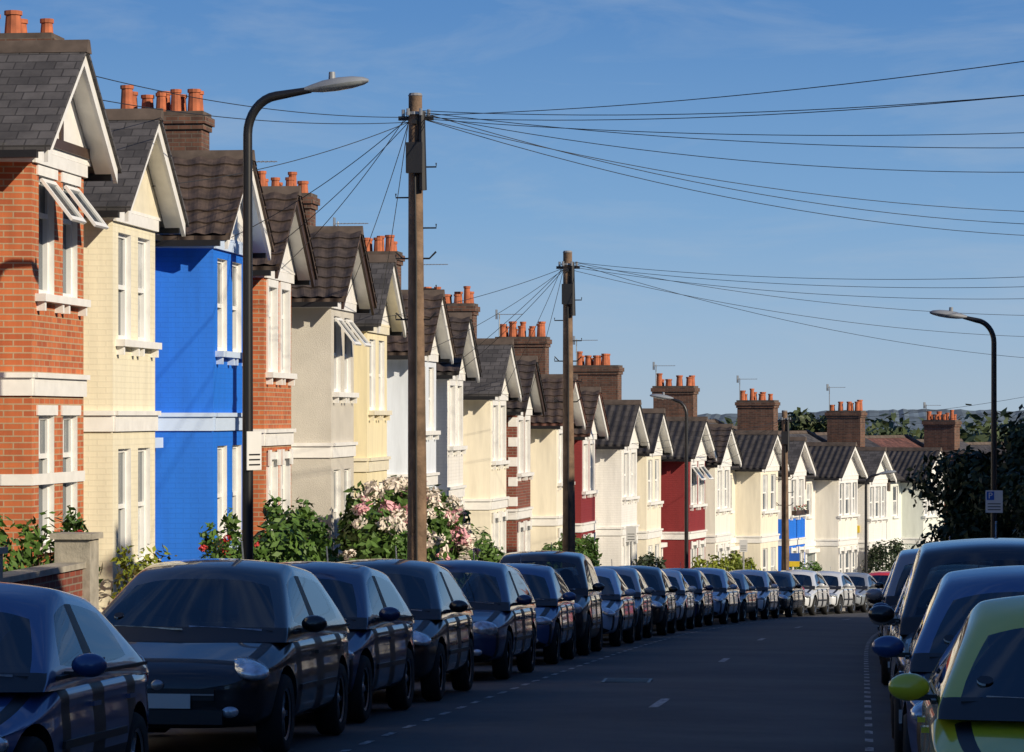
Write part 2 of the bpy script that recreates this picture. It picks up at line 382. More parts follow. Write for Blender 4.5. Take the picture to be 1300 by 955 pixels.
def build_house(sg,W,flare,cfg,chimney,seed,simple=False,edge=True):
    rg=random.Random(seed)
    B=MB(sg); wm=BR[cfg['wall']]; tm=M[cfg.get('trim','white')]; rm=RF[cfg.get('roof','dark')]; bb=M[cfg.get('barge','white')]
    ZB=-1.2
    low=BR[cfg['low']] if 'low' in cfg else wm
    c=.22; bn=.95
    bars=rg.choice((0,0,1,2))
    a0,a1,b1,b0=UC-1.42,UC-1.42+c,UC+1.42-c,UC+1.42
    Lf=b1-a1; cl=math.hypot(c,bn)
    frF=((a1,bn),(1,0),(0,1))
    frL=((a0,0),(c/cl,bn/cl),(-bn/cl,c/cl))
    frR=((b1,bn),(c/cl,-bn/cl),(bn/cl,c/cl))
    up=[(.3,1.0,4.45,5.85),(Lf-1.0,Lf-.3,4.45,5.85)]
    lo=[(.3,1.0,1.5,3.02),(Lf-1.0,Lf-.3,1.5,3.02)]
    if cfg.get('tri'):
        up=[(.12,.66,4.5,5.85),(.84,Lf-.84,4.5,5.85),(Lf-.66,Lf-.12,4.5,5.85)]; lo=[(.12,.66,1.5,3.02),(.84,Lf-.84,1.5,3.02),(Lf-.66,Lf-.12,1.5,3.02)]
    ms=cfg.get('ms',3.3)
    wall(B,'walls',low,frF,Lf,ZB,ms,lo,rng=rg,bars=bars); wall(B,'walls',wm,frF,Lf,ms,EV,up,rng=rg,bars=bars)
    for fr in (frL,frR):
        wall(B,'walls',low,fr,cl,ZB,ms,[],rng=rg); wall(B,'walls',wm,fr,cl,ms,EV,[],rng=rg)
    dr=rg.choice(DOORS)
    wall(B,'walls',low,((0,0),(1,0),(0,1)),a0,ZB,ms,[]); wall(B,'walls',wm,((0,0),(1,0),(0,1)),a0,ms,EV,[])
    wall(B,'walls',low,((b0,0),(1,0),(0,1)),W-b0,ZB,ms,[(.25,1.2,.5,2.95,'door',dr)],rng=rg)
    wall(B,'walls',wm,((b0,0),(1,0),(0,1)),W-b0,ms,EV,[(.4,.98,4.5,5.85)],rng=rg,bars=bars)
    Wb=W+flare*(-BK)
    e=.003
    Wr=W+flare*(-RN)
    for (u0,ur,ub) in ((e,e,e),(W-e,Wr-e,Wb-e)):
        B.face('walls',M['chim'],[(u0,0,ZB),(ub,BK,ZB),(ub,BK,EV),(ur,RN,RIDGE-.08),(u0,0,EV)])
    B.face('walls',low,[(e,BK,ZB),(Wb,BK,ZB),(Wb,BK,EV),(e,BK,EV)])
    def slab(u0,u1,n0,n1,z0,z1,f0,f1,th=.07):
        B.hexa('roof',rm,[(u0,n0,z0-th),(u1+f0,n0,z0-th),(u1+f1,n1,z1-th),(u0,n1,z1-th),(u0,n0,z0),(u1+f0,n0,z0),(u1+f1,n1,z1),(u0,n1,z1)])
    slab(0,W,.25,RN,EV-.03,RIDGE,0,flare*(-RN)); slab(0,W,BK-.2,RN,EV-.1,RIDGE-.002,flare*(-BK),flare*(-RN))
    B.hexa('ridge_tiles',M['copebrick'],[(0,RN-.12,RIDGE-.05),(Wr,RN-.12,RIDGE-.05),(Wr,RN+.12,RIDGE-.05),(0,RN+.12,RIDGE-.05),(0,RN-.04,RIDGE+.08),(Wr,RN-.04,RIDGE+.08),(Wr,RN+.04,RIDGE+.08),(0,RN+.04,RIDGE+.08)])
    B.box('gutter',M['black'],(.0,a0-.05),(.2,.3),(EV-.14,EV-.06)); B.box('gutter',M['black'],(b0+.05,W),(.2,.3),(EV-.14,EV-.06))
    B.cyl('downpipe',M['black'] if rg.random()<.5 else M['white'],(W-.15,.1),.04,.04,ZB,EV-.1,8)
    if rg.random()<.45:
        nn0,nn1=-1.5,-2.4; u0=W-1.5
        B.hexa('rooflight',M['lampgrey'],[(u0,nn0,mroof(nn0)-.02),(u0+.7,nn0,mroof(nn0)-.02),(u0+.7,nn1,mroof(nn1)-.02),(u0,nn1,mroof(nn1)-.02),(u0,nn0,mroof(nn0)+.09),(u0+.7,nn0,mroof(nn0)+.09),(u0+.7,nn1,mroof(nn1)+.09),(u0,nn1,mroof(nn1)+.09)])
        B.face('rooflight_glass',M['glass'],[(u0+.07,nn0-.07,mroof(nn0-.07)+.096),(u0+.63,nn0-.07,mroof(nn0-.07)+.096),(u0+.63,nn1+.07,mroof(nn1+.07)+.096),(u0+.07,nn1+.07,mroof(nn1+.07)+.096)])
    hw=1.66; gn=1.27; z0=EV-.05
    slope=(GR-z0)/hw
    wg=1.46
    B.face('gable_wall',M[cfg.get('gab','white')],[(UC-wg,bn+.02,EV-.02),(UC+wg,bn+.02,EV-.02),(UC+wg,bn+.02,z0+(hw-wg)*slope-.05),(UC,bn+.02,GR-.08),(UC-wg,bn+.02,z0+(hw-wg)*slope-.05)])
    for q in (0,1):
        uu=(UC-wg) if q==0 else (UC+wg)
        B.face('gable_wall',wm,[(uu,0,EV-.02),(uu,bn+.02,EV-.02),(uu,bn+.02,z0+(hw-wg)*slope-.05),(uu,0,z0+(hw-wg)*slope-.05)])
    B.box('eaves_soffit',tm,(UC-wg,UC+wg),(0.002,bn+.03),(EV-.06,EV-.02))
    if cfg.get('timber'):
        B.box('gable_timber',M['brown_trim'],(UC-.06,UC+.06),(bn+.02,bn+.05),(EV+.14,GR-.12))
        B.box('gable_timber',M['brown_trim'],(UC-1.3,UC+1.3),(bn+.021,bn+.055),(EV+.02,EV+.14))
    for sd in (-1,1):
        ft=(UC+sd*hw,z0); pk=(UC,GR)
        dp=.21
        B.hexa('bargeboards',bb,[(ft[0],gn-.05,ft[1]-dp),(pk[0],gn-.05,pk[1]-dp),(pk[0],gn,pk[1]-dp),(ft[0],gn,ft[1]-dp),
                               (ft[0],gn-.05,ft[1]-.02),(pk[0],gn-.05,pk[1]-.02),(pk[0],gn,pk[1]-.02),(ft[0],gn,ft[1]-.02)])
        B.hexa('eaves_soffit',tm,[(ft[0],bn+.03,ft[1]-.09),(pk[0],bn+.03,pk[1]-.09),(pk[0],gn-.052,pk[1]-.09),(ft[0],gn-.052,ft[1]-.09),
                               (ft[0],bn+.03,ft[1]-.06),(pk[0],bn+.03,pk[1]-.06),(pk[0],gn-.052,pk[1]-.06),(ft[0],gn-.052,ft[1]-.06)])
        zl=ft[1]-slope*.06; ul=ft[0]+sd*.06
        B.hexa('gable_roof',rm,[(ul,gn+.04,zl-.03),(pk[0],gn+.04,pk[1]-.03),(pk[0],-2.9,pk[1]-.03),(ul,-2.9,zl-.03),
                           (ul,gn+.04,zl+.03),(pk[0],gn+.04,pk[1]+.03),(pk[0],-2.9,pk[1]+.03),(ul,-2.9,zl+.03)])
        if cfg.get('pan') and not simple:
            corr(B,'pantiles',BR[cfg['pan']],(ul,gn+.05,zl+.03),(ul,-1.2,zl+.03),(pk[0],-2.8,pk[1]+.03),(pk[0],gn+.05,pk[1]+.03))
        B.box('gutter',M['black'],tuple(sorted((ul,ul+sd*.09))),(.1,gn-.1),(zl-.12,zl-.03))
    B.hexa('ridge_tiles',M['copebrick'],[(UC-.13,gn+.06,GR-.06),(UC+.13,gn+.06,GR-.06),(UC+.13,-2.7,GR-.06),(UC-.13,-2.7,GR-.06),(UC-.04,gn+.06,GR+.1),(UC+.04,gn+.06,GR+.1),(UC+.04,-2.7,GR+.1),(UC-.04,-2.7,GR+.1)])
    def around(z,pr,m=tm,part='stone_trim'):
        B.pbox(part,m,frF,(-pr*.3,Lf+pr*.3),(.0,pr),z)
        B.pbox(part,m,frL,(0,cl+pr*.2),(.0,pr-.002),z); B.pbox(part,m,frR,(-pr*.2,cl),(.0,pr-.002),z)
    around((3.25,3.46),.04); around((3.46,3.52),.08); around((EV-.22,EV-.07),.05)
    B.pbox('stone_trim',tm,((b0,0),(1,0),(0,1)),(.03,W-b0-.01),(0,.05),(3.25,3.46))
    st=cfg.get('style','band')
    u0,u1=up[0][0],up[-1][1]
    B.pbox('window_sills',tm,frF,(u0-.16,u1+.16),(.0,.13),(up[0][2]-.09,up[0][2]-.0))
    for tt in (u0-.1,u0+.72,u1-.8,u1+.02):
        B.pbox('window_sills',tm,frF,(tt,tt+.07),(.0,.1),(up[0][2]-.2,up[0][2]-.092))
    B.pbox('window_sills',tm,frF,(lo[0][0]-.14,lo[-1][1]+.14),(.0,.12),(lo[0][2]-.1,lo[0][2]))
    if st=='band':
        around((2.2,2.33),.018)
        for (t0,t1,za,zb) in up+lo: B.pbox('stone_trim',tm,frF,(t0-.1,t1+.1),(.0,.022),(zb,zb+.12))
    elif st=='surround':
        for (t0,t1,za,zb) in up+lo:
            B.pbox('stone_trim',tm,frF,(t0-.09,t0-.0),(.0,.03),(za,zb)); B.pbox('stone_trim',tm,frF,(t1,t1+.09),(.0,.03),(za,zb))
            B.pbox('stone_trim',tm,frF,(t0-.09,t1+.09),(.0,.034),(zb,zb+.12))
        for (t0,t1,za,zb) in lo:
            for tt in (t0-.11,t1-.04): B.pbox('stone_trim',tm,frF,(tt,tt+.15),(.034,.07),(zb-.1,zb+.16))
        if cfg['wall']=='dred':
            for kq in range(9):
                zq=3.6+kq*.26
                if kq%2==0:
                    B.pbox('stone_trim',tm,frF,(-.01,.17),(.0,.02),(zq,zq+.24)); B.pbox('stone_trim',tm,frL,(cl-.2,cl+.01),(.0,.018),(zq,zq+.24))
    fd=((b0,0),(1,0),(0,1))
    B.pbox('stone_trim',tm,fd,(.08,.24),(.0,.1),(ZB,3.0)); B.pbox('stone_trim',tm,fd,(1.21,1.37),(.0,.1),(ZB,3.0)); B.pbox('stone_trim',tm,fd,(.05,1.4),(.0,.25),(3.0,3.15))
    B.pbox('window_sills',tm,fd,(.33,1.05),(.0,.1),(4.4,4.5))
    B.pbox('door_step',M['stone'],fd,(.2,1.25),(.0,.9),(ZB,.42)); 
    if rg.random()<.35:
        zz=3.9; B.pbox('alarm_box',M['signw'] if rg.random()<.5 else M['signy'],frL,(.35,.6),(0,.08),(zz,zz+.3))
    if rg.random()<.4:   # service cable/waste pipe down the bay return
        B.pbox('waste_pipe',M['black'],frL,(.12,.17),(0,.05),(ZB,EV-.1))
    if cfg.get('flowerbox'):
        B.pbox('window_box',M['brown_trim'],frF,(up[0][0],up[-1][1]),(.03,.24),(4.46,4.62))
        for q in range(40):
            t=rg.uniform(up[0][0],up[-1][1]); z=4.62+rg.uniform(0,.18); dd=rg.uniform(.05,.24); q_=.04
            B.pbox('window_box_flowers',rg.choice([M['redf'],F['mid'],F['mid']]),frF,(t,t+q_),(dd,dd+q_),(z,z+q_))
    if cfg.get('openwin'):
        for (t0,t1,za,zb) in up:
            zt=zb-.05; ang=R(38); hh=.62
            (px,py),(dx,dy),(ox,oy)=frF
            def Q(t,d,z): return (px+dx*t+ox*d,py+dy*t+oy*d,z)
            def bar(ta,tb,s0,s1,m,th=.035):
                f=lambda s,o:(math.sin(ang)*s+o*math.cos(ang),zt-math.cos(ang)*s+o*math.sin(ang))
                pts=[]
                for o in (0,th):
                    for (t,sx) in ((ta,s0),(tb,s0),(tb,s1),(ta,s1)):
                        d,z=f(sx,o); pts.append(Q(t,d,z))
                B.hexa('open_casement',m,pts)
            a,b=t0+.03,t1-.03
            bar(a,b,0,.06,M['frame']);bar(a,b,hh-.06,hh,M['frame']);bar(a,a+.06,.06,hh-.06,M['frame']);bar(b-.06,b,.06,hh-.06,M['frame']);bar(a+.06,b-.06,.06,hh-.06,M['glass'],.012)
    if edge:
        for (uu,ex) in ((W,flare),):
            t=.13
            def pq(n,dz,o): return (uu+ex*(-n)+o,n,mroof(n)+dz)
            for (na,nb) in ((.32,RN),(RN,BK-.1)):
                B.hexa('party_wall_coping',M['copebrick'],[pq(na,-.5,-t),pq(na,-.5,t),pq(nb,-.5,t),pq(nb,-.5,-t),pq(na,.12,-t),pq(na,.12,t),pq(nb,.12,t),pq(nb,.12,-t)])
    if chimney:
        uc=W+flare*1.8; n0,n1=-2.5,-.95; zt=9.0+rg.uniform(-.1,.15)
        B.box('chimney_stack',M['chim'],(uc-.33,uc+.33),(n0,n1),(6.2,zt-.3))
        B.box('chimney_stack',M['chim'],(uc-.37,uc+.37),(n0-.04,n1+.04),(zt-.3,zt-.2))
        B.box('chimney_stack',M['chim'],(uc-.41,uc+.41),(n0-.08,n1+.08),(zt-.2,zt-.06))
        B.box('chimney_stack',M['copebrick'],(uc-.36,uc+.36),(n0-.03,n1+.03),(zt-.06,zt+.02))
        npot=rg.choice((4,5,5))
        for r in (-.16,.16):
            for i in range(npot):
                if rg.random()<.12: continue
                nn=n0+.18+(n1-n0-.36)*i/(npot-1)+rg.uniform(-.02,.02); h=rg.choice((.28,.36,.42,.5)); rr_=rg.choice((.1,.12,.13))
                B.cyl('chimney_pots',M['terracotta'],(uc+r,nn),rr_,rr_*.82,zt,zt+h-.06,10); B.cyl('chimney_pots',M['terracotta'],(uc+r,nn),rr_,rr_,zt+h-.06,zt+h,10)
        if rg.random()<.85:
            an=n0+.1; za=zt+rg.uniform(.7,1.3)
            B.cyl('tv_aerial',M['steel'],(uc-.3,an),.018,.018,7.6,za,6)
            B.box('tv_aerial',M['steel'],(uc-.312,uc-.288),(an-.1,an+.75),(za-.06,za-.04))
            for i in range(8): 
                l=.16+.02*(i%3)
                B.box('tv_aerial',M['steel'],(uc-.3-l,uc-.3+l),(an+.02+i*.09,an+.032+i*.09),(za-.056,za-.044))
            B.box('tv_aerial',M['steel'],(uc-.42,uc-.18),(an-.1,an-.08),(za-.2,za+.1))
    return B.meshes()
def frame(s,off,side):
    p=P(s,off); t=theta(s)
    f=Vector((math.sin(t),math.cos(t),0)); r=Vector((math.cos(t),-math.sin(t),0))
    if side<0: X,Y=f,r
    else: X,Y=f,-r
    m=Matrix.Identity(4)
    for i in range(3): m[i][0]=X[i]; m[i][1]=Y[i]; m[i][2]=(0,0,1)[i]; m[i][3]=p[i]
    return m
CF=[dict(wall='ivory',roof='slate'),dict(wall='white',roof='slate'),
 dict(wall='red',roof='slate',style='band',openwin=True,timber=True),dict(wall='cream',roof='slate',trim='white',style='plain',gab='cream_trim'),
 dict(wall='blue',roof='brown',pan='c_brown',style='plain',trim='pale_trim'),dict(wall='red',roof='brown',pan='c_brown',barge='brown_trim',style='surround'),
 dict(wall='grey',roof='brown',pan='c_dark',barge='brown_trim',style='plain',openwin=True),dict(wall='yellow',roof='slate',style='plain',trim='cream_trim'),
 dict(wall='pale',roof='brown',pan='c_brown',style='plain',trim='white'),dict(wall='white',roof='dark',pan='c_dark',style='surround'),
 dict(wall='ivory',roof='slate',style='surround'),dict(wall='dred',roof='dark',pan='c_dark',style='surround',barge='brown_trim'),
 dict(wall='ivory',roof='red',pan='c_brown',style='surround'),dict(wall='maroon',roof='red',pan='c_brown',style='surround'),
 dict(wall='white',roof='dark',style='surround'),dict(wall='ivory',roof='dark',style='plain'),
 dict(wall='maroon',roof='dark',style='surround',openwin=True),dict(wall='ww',roof='dark',pan='c_dark',style='surround'),
 dict(wall='ivory',roof='dark',style='plain'),dict(wall='white',roof='slate',style='surround',low='blue',ms=4.3,flowerbox=True),
 dict(wall='ww',roof='dark',style='surround',tri=True),dict(wall='white',roof='slate',style='surround',tri=True),
 dict(wall='mint',roof='dark',style='surround',tri=True),dict(wall='dred',roof='red',style='surround'),
 dict(wall='red',roof='slate',style='surround'),dict(wall='ivory',roof='dark'),dict(wall='white',roof='dark'),dict(wall='red',roof='slate'),
 dict(wall='white',roof='dark'),dict(wall='ivory',roof='dark')]
HOFF=-10.6
names={'red':'red_brick_house','dred':'red_brick_house'}
k=0
PAIR=[26.9]+[28.1+10.1*i for i in range(1,15)]
for pi,sc_ in enumerate(PAIR):
    pa=P(sc_-5.05,HOFF); pb=P(sc_+5.05,HOFF); Wp=(pb-pa).xy.length
    dth=theta(sc_+5.05)-theta(sc_-5.05); fl=math.tan(dth/2)
    for sg in (-1,1):
        cfg=CF[k%len(CF)]; k+=1
        mw=frame(sc_,HOFF,-1); mw[2][3]=g(sc_+sg*2.5)+hz(sc_+sg*2.0)
        e=empty(names.get(cfg['wall'],'terraced_house'),mw)
        attach(e,build_house(sg,Wp/2,fl,cfg,(sg==1),100+k))
rc=[dict(wall='red',roof='slate'),dict(wall='ivory',roof='dark',style='surround')]
va=build_house(-1,5.05,0,rc[0],False,5,simple=True,edge=False); vb=build_house(1,5.05,0,rc[1],True,6,simple=True)
s=-16
while s<92:
    for sg,ms_ in ((-1,va),(1,vb)):
        mw=frame(s,5.95,1); mw[2][3]=g(s+sg*2.5)
        e=empty('terraced_house' if sg>0 else 'red_brick_house',mw)
        attach(e,ms_)
    s+=10.1*(1.0 if s<70 else 1.06)

def garden_wall(s,side,kind,h,seed,rail=False,big=False):
    B=MB(1)
    m={'brick':BR['dred'],'red':BR['red'],'ww':BR['ww'],'stone':M['stone']}[kind]
    off=-8.25 if side<0 else 4.05
    L=3.3; hb=.5 if rail else h
    B.box('wall',m,(-L/2,L/2),(-.11,.11),(-.5,hb)); 
    B.box('coping',M['stone'],(-L/2,L/2),(-.15,.15),(hb,hb+.06))
    if rail:
        for i in range(24):
            u=-L/2+.07+i*(L-.14)/23; B.cyl('iron_railings',M['lampblk'],(u,0),.012,.012,hb+.06,h+.15,6); B.cyl('iron_railings',M['lampblk'],(u,0),.022,.002,h+.15,h+.25,6)
        B.box('iron_railings',M['lampblk'],(-L/2,L/2),(-.015,.015),(h,h+.03)); B.box('iron_railings',M['lampblk'],(-L/2,L/2),(-.015,.015),(hb+.14,hb+.17))
    for u in (-L/2-.18,L/2+.18):
        pm=M['stone'] if big else m; hp=h+(.3 if big else .12)
        B.box('pier',pm,(u-.19,u+.19),(-.19,.19),(-.5,hp)); B.box('pier_cap',M['stone'] if big else M['copebrick'],(u-.23,u+.23),(-.23,.23),(hp,hp+.06))
    e=empty('garden_wall',frame(s,off,side)); attach(e,B.meshes())
for i,sc_ in enumerate(PAIR):
    for sg in (-1,1):
        kind=('brick','ww','red','brick')[(i*2+sg)%4]
        big=(i==0)
        if big: kind='brick'
        garden_wall(sc_+sg*2.1+(.9 if big and sg>0 else 0),-1,kind,1.35 if big else (.85 if i<4 else .6),i,rail=(i==1 or (i+sg)%3==0),big=big)
s=-10
while s<100:
    garden_wall(s,1,'red',.9,3); s+=5.05

# ------------------------------------------------------------ foliage
def leaves(V,Fc,mi,c,r,n,size,rg,m=0,shell=.55):
    for _ in range(n):
        while True:
            v=Vector((rg.uniform(-1,1),rg.uniform(-1,1),rg.uniform(-1,1)))
            if .05<v.length<=1: break
        v=v.normalized()*(shell+(1-shell)*rg.random()**.6)*rg.uniform(.82,1.15)
        p=Vector((c[0]+v.x*r[0],c[1]+v.y*r[1],c[2]+v.z*r[2]))
        nrm=(v+Vector((rg.uniform(-1,1),rg.uniform(-1,1),rg.uniform(-.6,1))) ).normalized()
        a=nrm.orthogonal().normalized(); ang=rg.uniform(0,6.28); b=nrm.cross(a)
        d=a*math.cos(ang)+b*math.sin(ang); e=nrm.cross(d); s=size*rg.uniform(.6,1.4)
        k=len(V); V+= [p-d*s,p+e*s*.45,p+d*s,p-e*s*.45]; Fc.append((k,k+1,k+2,k+3)); mi.append(m)
def bush(name,pos,clumps,mats,n=900,size=.07,flowers=None,seed=1):
    rg=random.Random(seed); V=[];Fc=[];mi=[]
    for c,r in clumps:
        leaves(V,Fc,mi,c,r,n,size,rg,0)
        for _ in range(4):
            v=Vector((rg.uniform(-1,1),rg.uniform(-1,1),rg.uniform(0,1))).normalized()
            leaves(V,Fc,mi,(c[0]+v.x*r[0],c[1]+v.y*r[1],c[2]+v.z*r[2]),(r[0]*.3,r[0]*.3,r[2]*.35),n//12,size,rg,0,shell=.1)
    for c,r in clumps:
        for _ in range(5):
            a=Vector((c[0]+rg.uniform(-.15,.15),c[1]+rg.uniform(-.15,.15),-.1)); b=Vector((c[0]+rg.uniform(-.7,.7)*r[0],c[1]+rg.uniform(-.7,.7)*r[1],c[2]+.6*r[2]*rg.random()))
            k=len(V); w=.015; V+=[a+Vector((w,0,0)),a-Vector((w,0,0)),b-Vector((w*.4,0,0)),b+Vector((w*.4,0,0))]; Fc.append((k,k+1,k+2,k+3)); mi.append(1)
    ms=[mats,M['bark']]
    if flowers:
        nf,fr_,fm=flowers; ms+=fm
        for _ in range(nf):
            c,r=rg.choice(clumps)
            v=Vector((rg.uniform(-.6,1),rg.uniform(-1,.8),rg.uniform(-.4,1))).normalized()*1.05
            p=Vector((c[0]+v.x*r[0],c[1]+v.y*r[1],c[2]+v.z*r[2])); f_=fr_*rg.uniform(.7,1.2)
            leaves(V,Fc,mi,p,(f_,f_,f_*.8),60,f_*.40,rg,2+rg.randrange(len(fm)),shell=.8)
    me=bpy.data.meshes.new(name); me.from_pydata(V,[],Fc)
    for m in ms: me.materials.append(m)
    me.polygons.foreach_set('material_index',mi); me.update()
    o=bpy.data.objects.new(name,me); COL.objects.link(o); o.location=pos; return o
def tree(name,pos,h,crown,cr,fm,seed,n=5000,size=.16,tr=.18,low=.75):
    rg=random.Random(seed); e=empty(name,loc=pos); B=MB()
    top=h-cr*.6
    B.tube('trunk',M['bark'],[(0,0,-.3),(.05,0,h*.2),(-.05,.08,h*.45),(0,0,top)],[tr*1.3,tr,tr*.75,tr*.25],8)
    V=[];Fc=[];mi=[]
    for i in range(crown):
        a=rg.uniform(0,6.28); rr=cr*rg.uniform(.2,.75); z=h-cr*1.0+cr*rg.uniform(-low,.6)
        c=(rr*math.cos(a),rr*math.sin(a),z); r=cr*rg.uniform(.28,.5)
        B.tube('limbs',M['bark'],[(0,0,h*.35+.1*i*h/crown*.5),(c[0]*.5,c[1]*.5,z-r*.8),(c[0],c[1],z)],[tr*.45,tr*.3,tr*.1],6)
        leaves(V,Fc,mi,c,(r,r,r*.8),n//crown,size,rg,0,shell=.3)
    me=bpy.data.meshes.new('leaves'); me.from_pydata(V,[],Fc); me.materials.append(fm); me.update()
    attach(e,B.meshes(smooth=('trunk','limbs'))+[('leaves',me)])
def gp(s,off): return P(s,off,gz(s))
bush('rose_bush',gp(33.4,-8.95),[((0,0,1.0),(.45,.5,.7)),((0,.5,.7),(.4,.4,.6))],F['mid'],700,.06,(6,.07,[M['redf']]),2)
bush('shrub',gp(30.9,-9.0),[((0,0,1.0),(.4,.6,.75))],F['mid'],700,.06,(8,.06,[M['redf']]),3)
bush('rose_bush',gp(42.6,-8.9),[((0,0,1.0),(.4,.6,.75)),((0,.8,.8),(.4,.5,.7))],F['mid'],800,.06,(14,.07,[M['redf'],M['pink']]),4)
bush('shrub',gp(47.6,-8.9),[((0,-1.4,1.1),(.5,.7,.75)),((0,.0,1.3),(.55,.9,.85)),((0,1.3,1.0),(.5,.8,.8))],F['mid'],1100,.075,None,5)
bush('shrub',gp(38.2,-9.0),[((0,0,.8),(.4,.9,.6))],F['yel'],700,.05,None,15)
bush('hydrangea_bush',gp(56.4,-8.35),[((0,-4.2,1.4),(.6,1.3,1.0)),((0,-2.0,1.7),(.8,1.6,1.1)),((.1,.5,1.6),(.8,1.7,1.05)),((0,3.0,1.1),(.7,1.6,.85)),((.2,-1,.9),(.9,3.2,.8))],F['mid'],2100,.09,(190,.15,[M['pink'],M['creamf'],M['creamf']]),6)
bush('shrub',gp(66.5,-8.6),[((0,0,1.2),(.6,1.3,1.0)),((0,2,.9),(.6,1,.7))],F['mid'],1200,.08,None,7)
bush('hedge',gp(80,-8.5),[((.3,-6,1.1),(.6,2,.95)),((.3,-3,1.3),(.6,2,1.0)),((.2,.5,1.25),(.6,2,1.0)),((0,4.0,1.2),(.6,2,.95))],F['mid'],1300,.08,None,8)
bush('shrub',gp(94,-8.5),[((0,0,1.1),(.6,2,.8))],F['dark'],1200,.08,None,9)
bush('golden_privet_bush',gp(105,-8.4),[((0,-1.8,1.2),(.9,1.5,.9)),((.5,1.2,1.1),(.9,1.5,.85))],F['yel'],1500,.08,None,10)
bush('round_bush',gp(129,-8.4),[((0,0,1.5),(1.2,1.2,1.25))],F['dark'],2500,.08,None,11)
bush('shrub',gp(118,-8.6),[((0,0,1.1),(.8,1.2,.8))],F['mid'],1200,.08,None,12)
tree('pavement_tree',P(78,3.35,.1),5.6,34,2.35,F['dark'],21,30000,.11,.12,low=1.0)
tree('garden_tree',P(84,4.6,.2),5.3,18,2.2,F['dark'],24,11000,.11,.12)
tree('garden_tree',P(71,4.3,.2),4.4,16,1.8,F['dark'],22,11000,.09,.09,low=1.0)
tree('garden_tree',P(62,4.5,.2),2.9,9,1.2,F['dark'],23,4000,.08,.07)
for i,(X,Y,h,c) in enumerate(((-3.0,166,11.6,2.3),(-5.2,170,11.0,2.0),(-10.0,176,11.2,2.2),(7.5,190,9.8,3.5),(13,186,9.6,3.5),(20,195,10.2,4),(28,180,10.5,4),(2,182,9.3,3))):
    tree('background_tree',(X,Y,-9.4),h,12,c,F['far'],30+i,3500,.22,.2)
V=[];Fc=[];mi=[];rg=random.Random(9)
for i in range(260):
    X=-120+rg.uniform(0,330); Y=rg.uniform(380,640); r=rg.uniform(3,5.5)
    leaves(V,Fc,mi,(X,Y,-8.5+r*.75+rg.uniform(0,2)),(r*1.2,r,r),110,.9,rg,0,.3)
me=bpy.data.meshes.new('distant_trees'); me.from_pydata(V,[],Fc); me.materials.append(F['far']); me.update(); COL.objects.link(bpy.data.objects.new('distant_trees',me))
V=[];Fc=[];rg=random.Random(3); nx=900
for i in range(nx):
    X=-1500+3600*i/(nx-1); hh=9.5+2.5*math.sin(X/170)+2*math.sin(X/47+1)+rg.uniform(-1.3,1.3)
    for (yy,z) in ((2300,-12),(2450,-12+hh*.6),(2600,-1+hh*.62),(3300,-20)): V.append((X,yy,z))
for i in range(nx-1):
    for j in range(3):
        a=i*4+j; Fc.append((a,a+4,a+5,a+1))
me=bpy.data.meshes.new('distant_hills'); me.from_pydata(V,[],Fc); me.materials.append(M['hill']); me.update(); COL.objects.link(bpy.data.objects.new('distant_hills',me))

# ------------------------------------------------------------ poles, lamps, wires
def pole(s,off,h,seed):
    B=MB(); e=empty('telegraph_pole',loc=P(s,off,.1))
    B.tube('pole_shaft',M['wood'],[(0,0,-.5),(.02,0,h*.3),(0,.015,h*.6),(-.01,0,h)],[.155,.14,.12,.10],12)
    B.cyl('pole_cap',M['lead'],(-.01,0),.11,.09,h,h+.04,12)
    B.tube('cable_terminal',M['black'],[(.1,-.1,h-.25),(.12,-.12,h-1.4)],[.05,.06],8)
    B.box('cable_terminal',M['black'],(-.12,.12),(-.22,-.1),(h-1.15,h-.7))
    B.cyl('insulator_ring',M['steel'],(-.01,0),.145,.145,h-.28,h-.24,12)
    B.box('insulator_ring',M['black'],(-.26,.26),(-.03,.03),(h-.36,h-.3))
    B.box('insulator_ring',M['black'],(-.03,.03),(-.26,.26),(h-.43,h-.37))
    for i in range(6):
        a=i*math.pi/3; B.cyl('insulators',M['steel'],(.19*math.cos(a),.19*math.sin(a)),.025,.025,h-.3,h-.2,6)
    z=h-3.3;i=0
    while z<h-.6:
        sd=1 if i%2 else -1; 
        B.tube('step_irons',M['black'],[(sd*.1,0,z),(sd*.3,0,z),(sd*.3,0,z+.06)],.012,6)
        z+=.45; i+=1
    for zz in (h-2.4,h-3.3): B.tube('step_irons',M['black'],[(-.3,0,zz+.1),(-.2,0,zz),(.2,0,zz),(.3,0,zz+.1)],.014,6)
    B.tube('down_cable',M['black'],[(.04,-.15,.0),(.02,-.145,h*.4),(.02,-.13,h*.7),(0,-.13,h-1.1)],.018,6)
    attach(e,B.meshes(smooth=('pole_shaft','step_irons','down_cable')))
    return P(s,off,.1+h-.3)
t1=pole(44.9,-6.55,8.3,1)
t2=pole(67.5,-6.65,8.35,2)
t3=pole(107.5,-6.6,7.0,3)
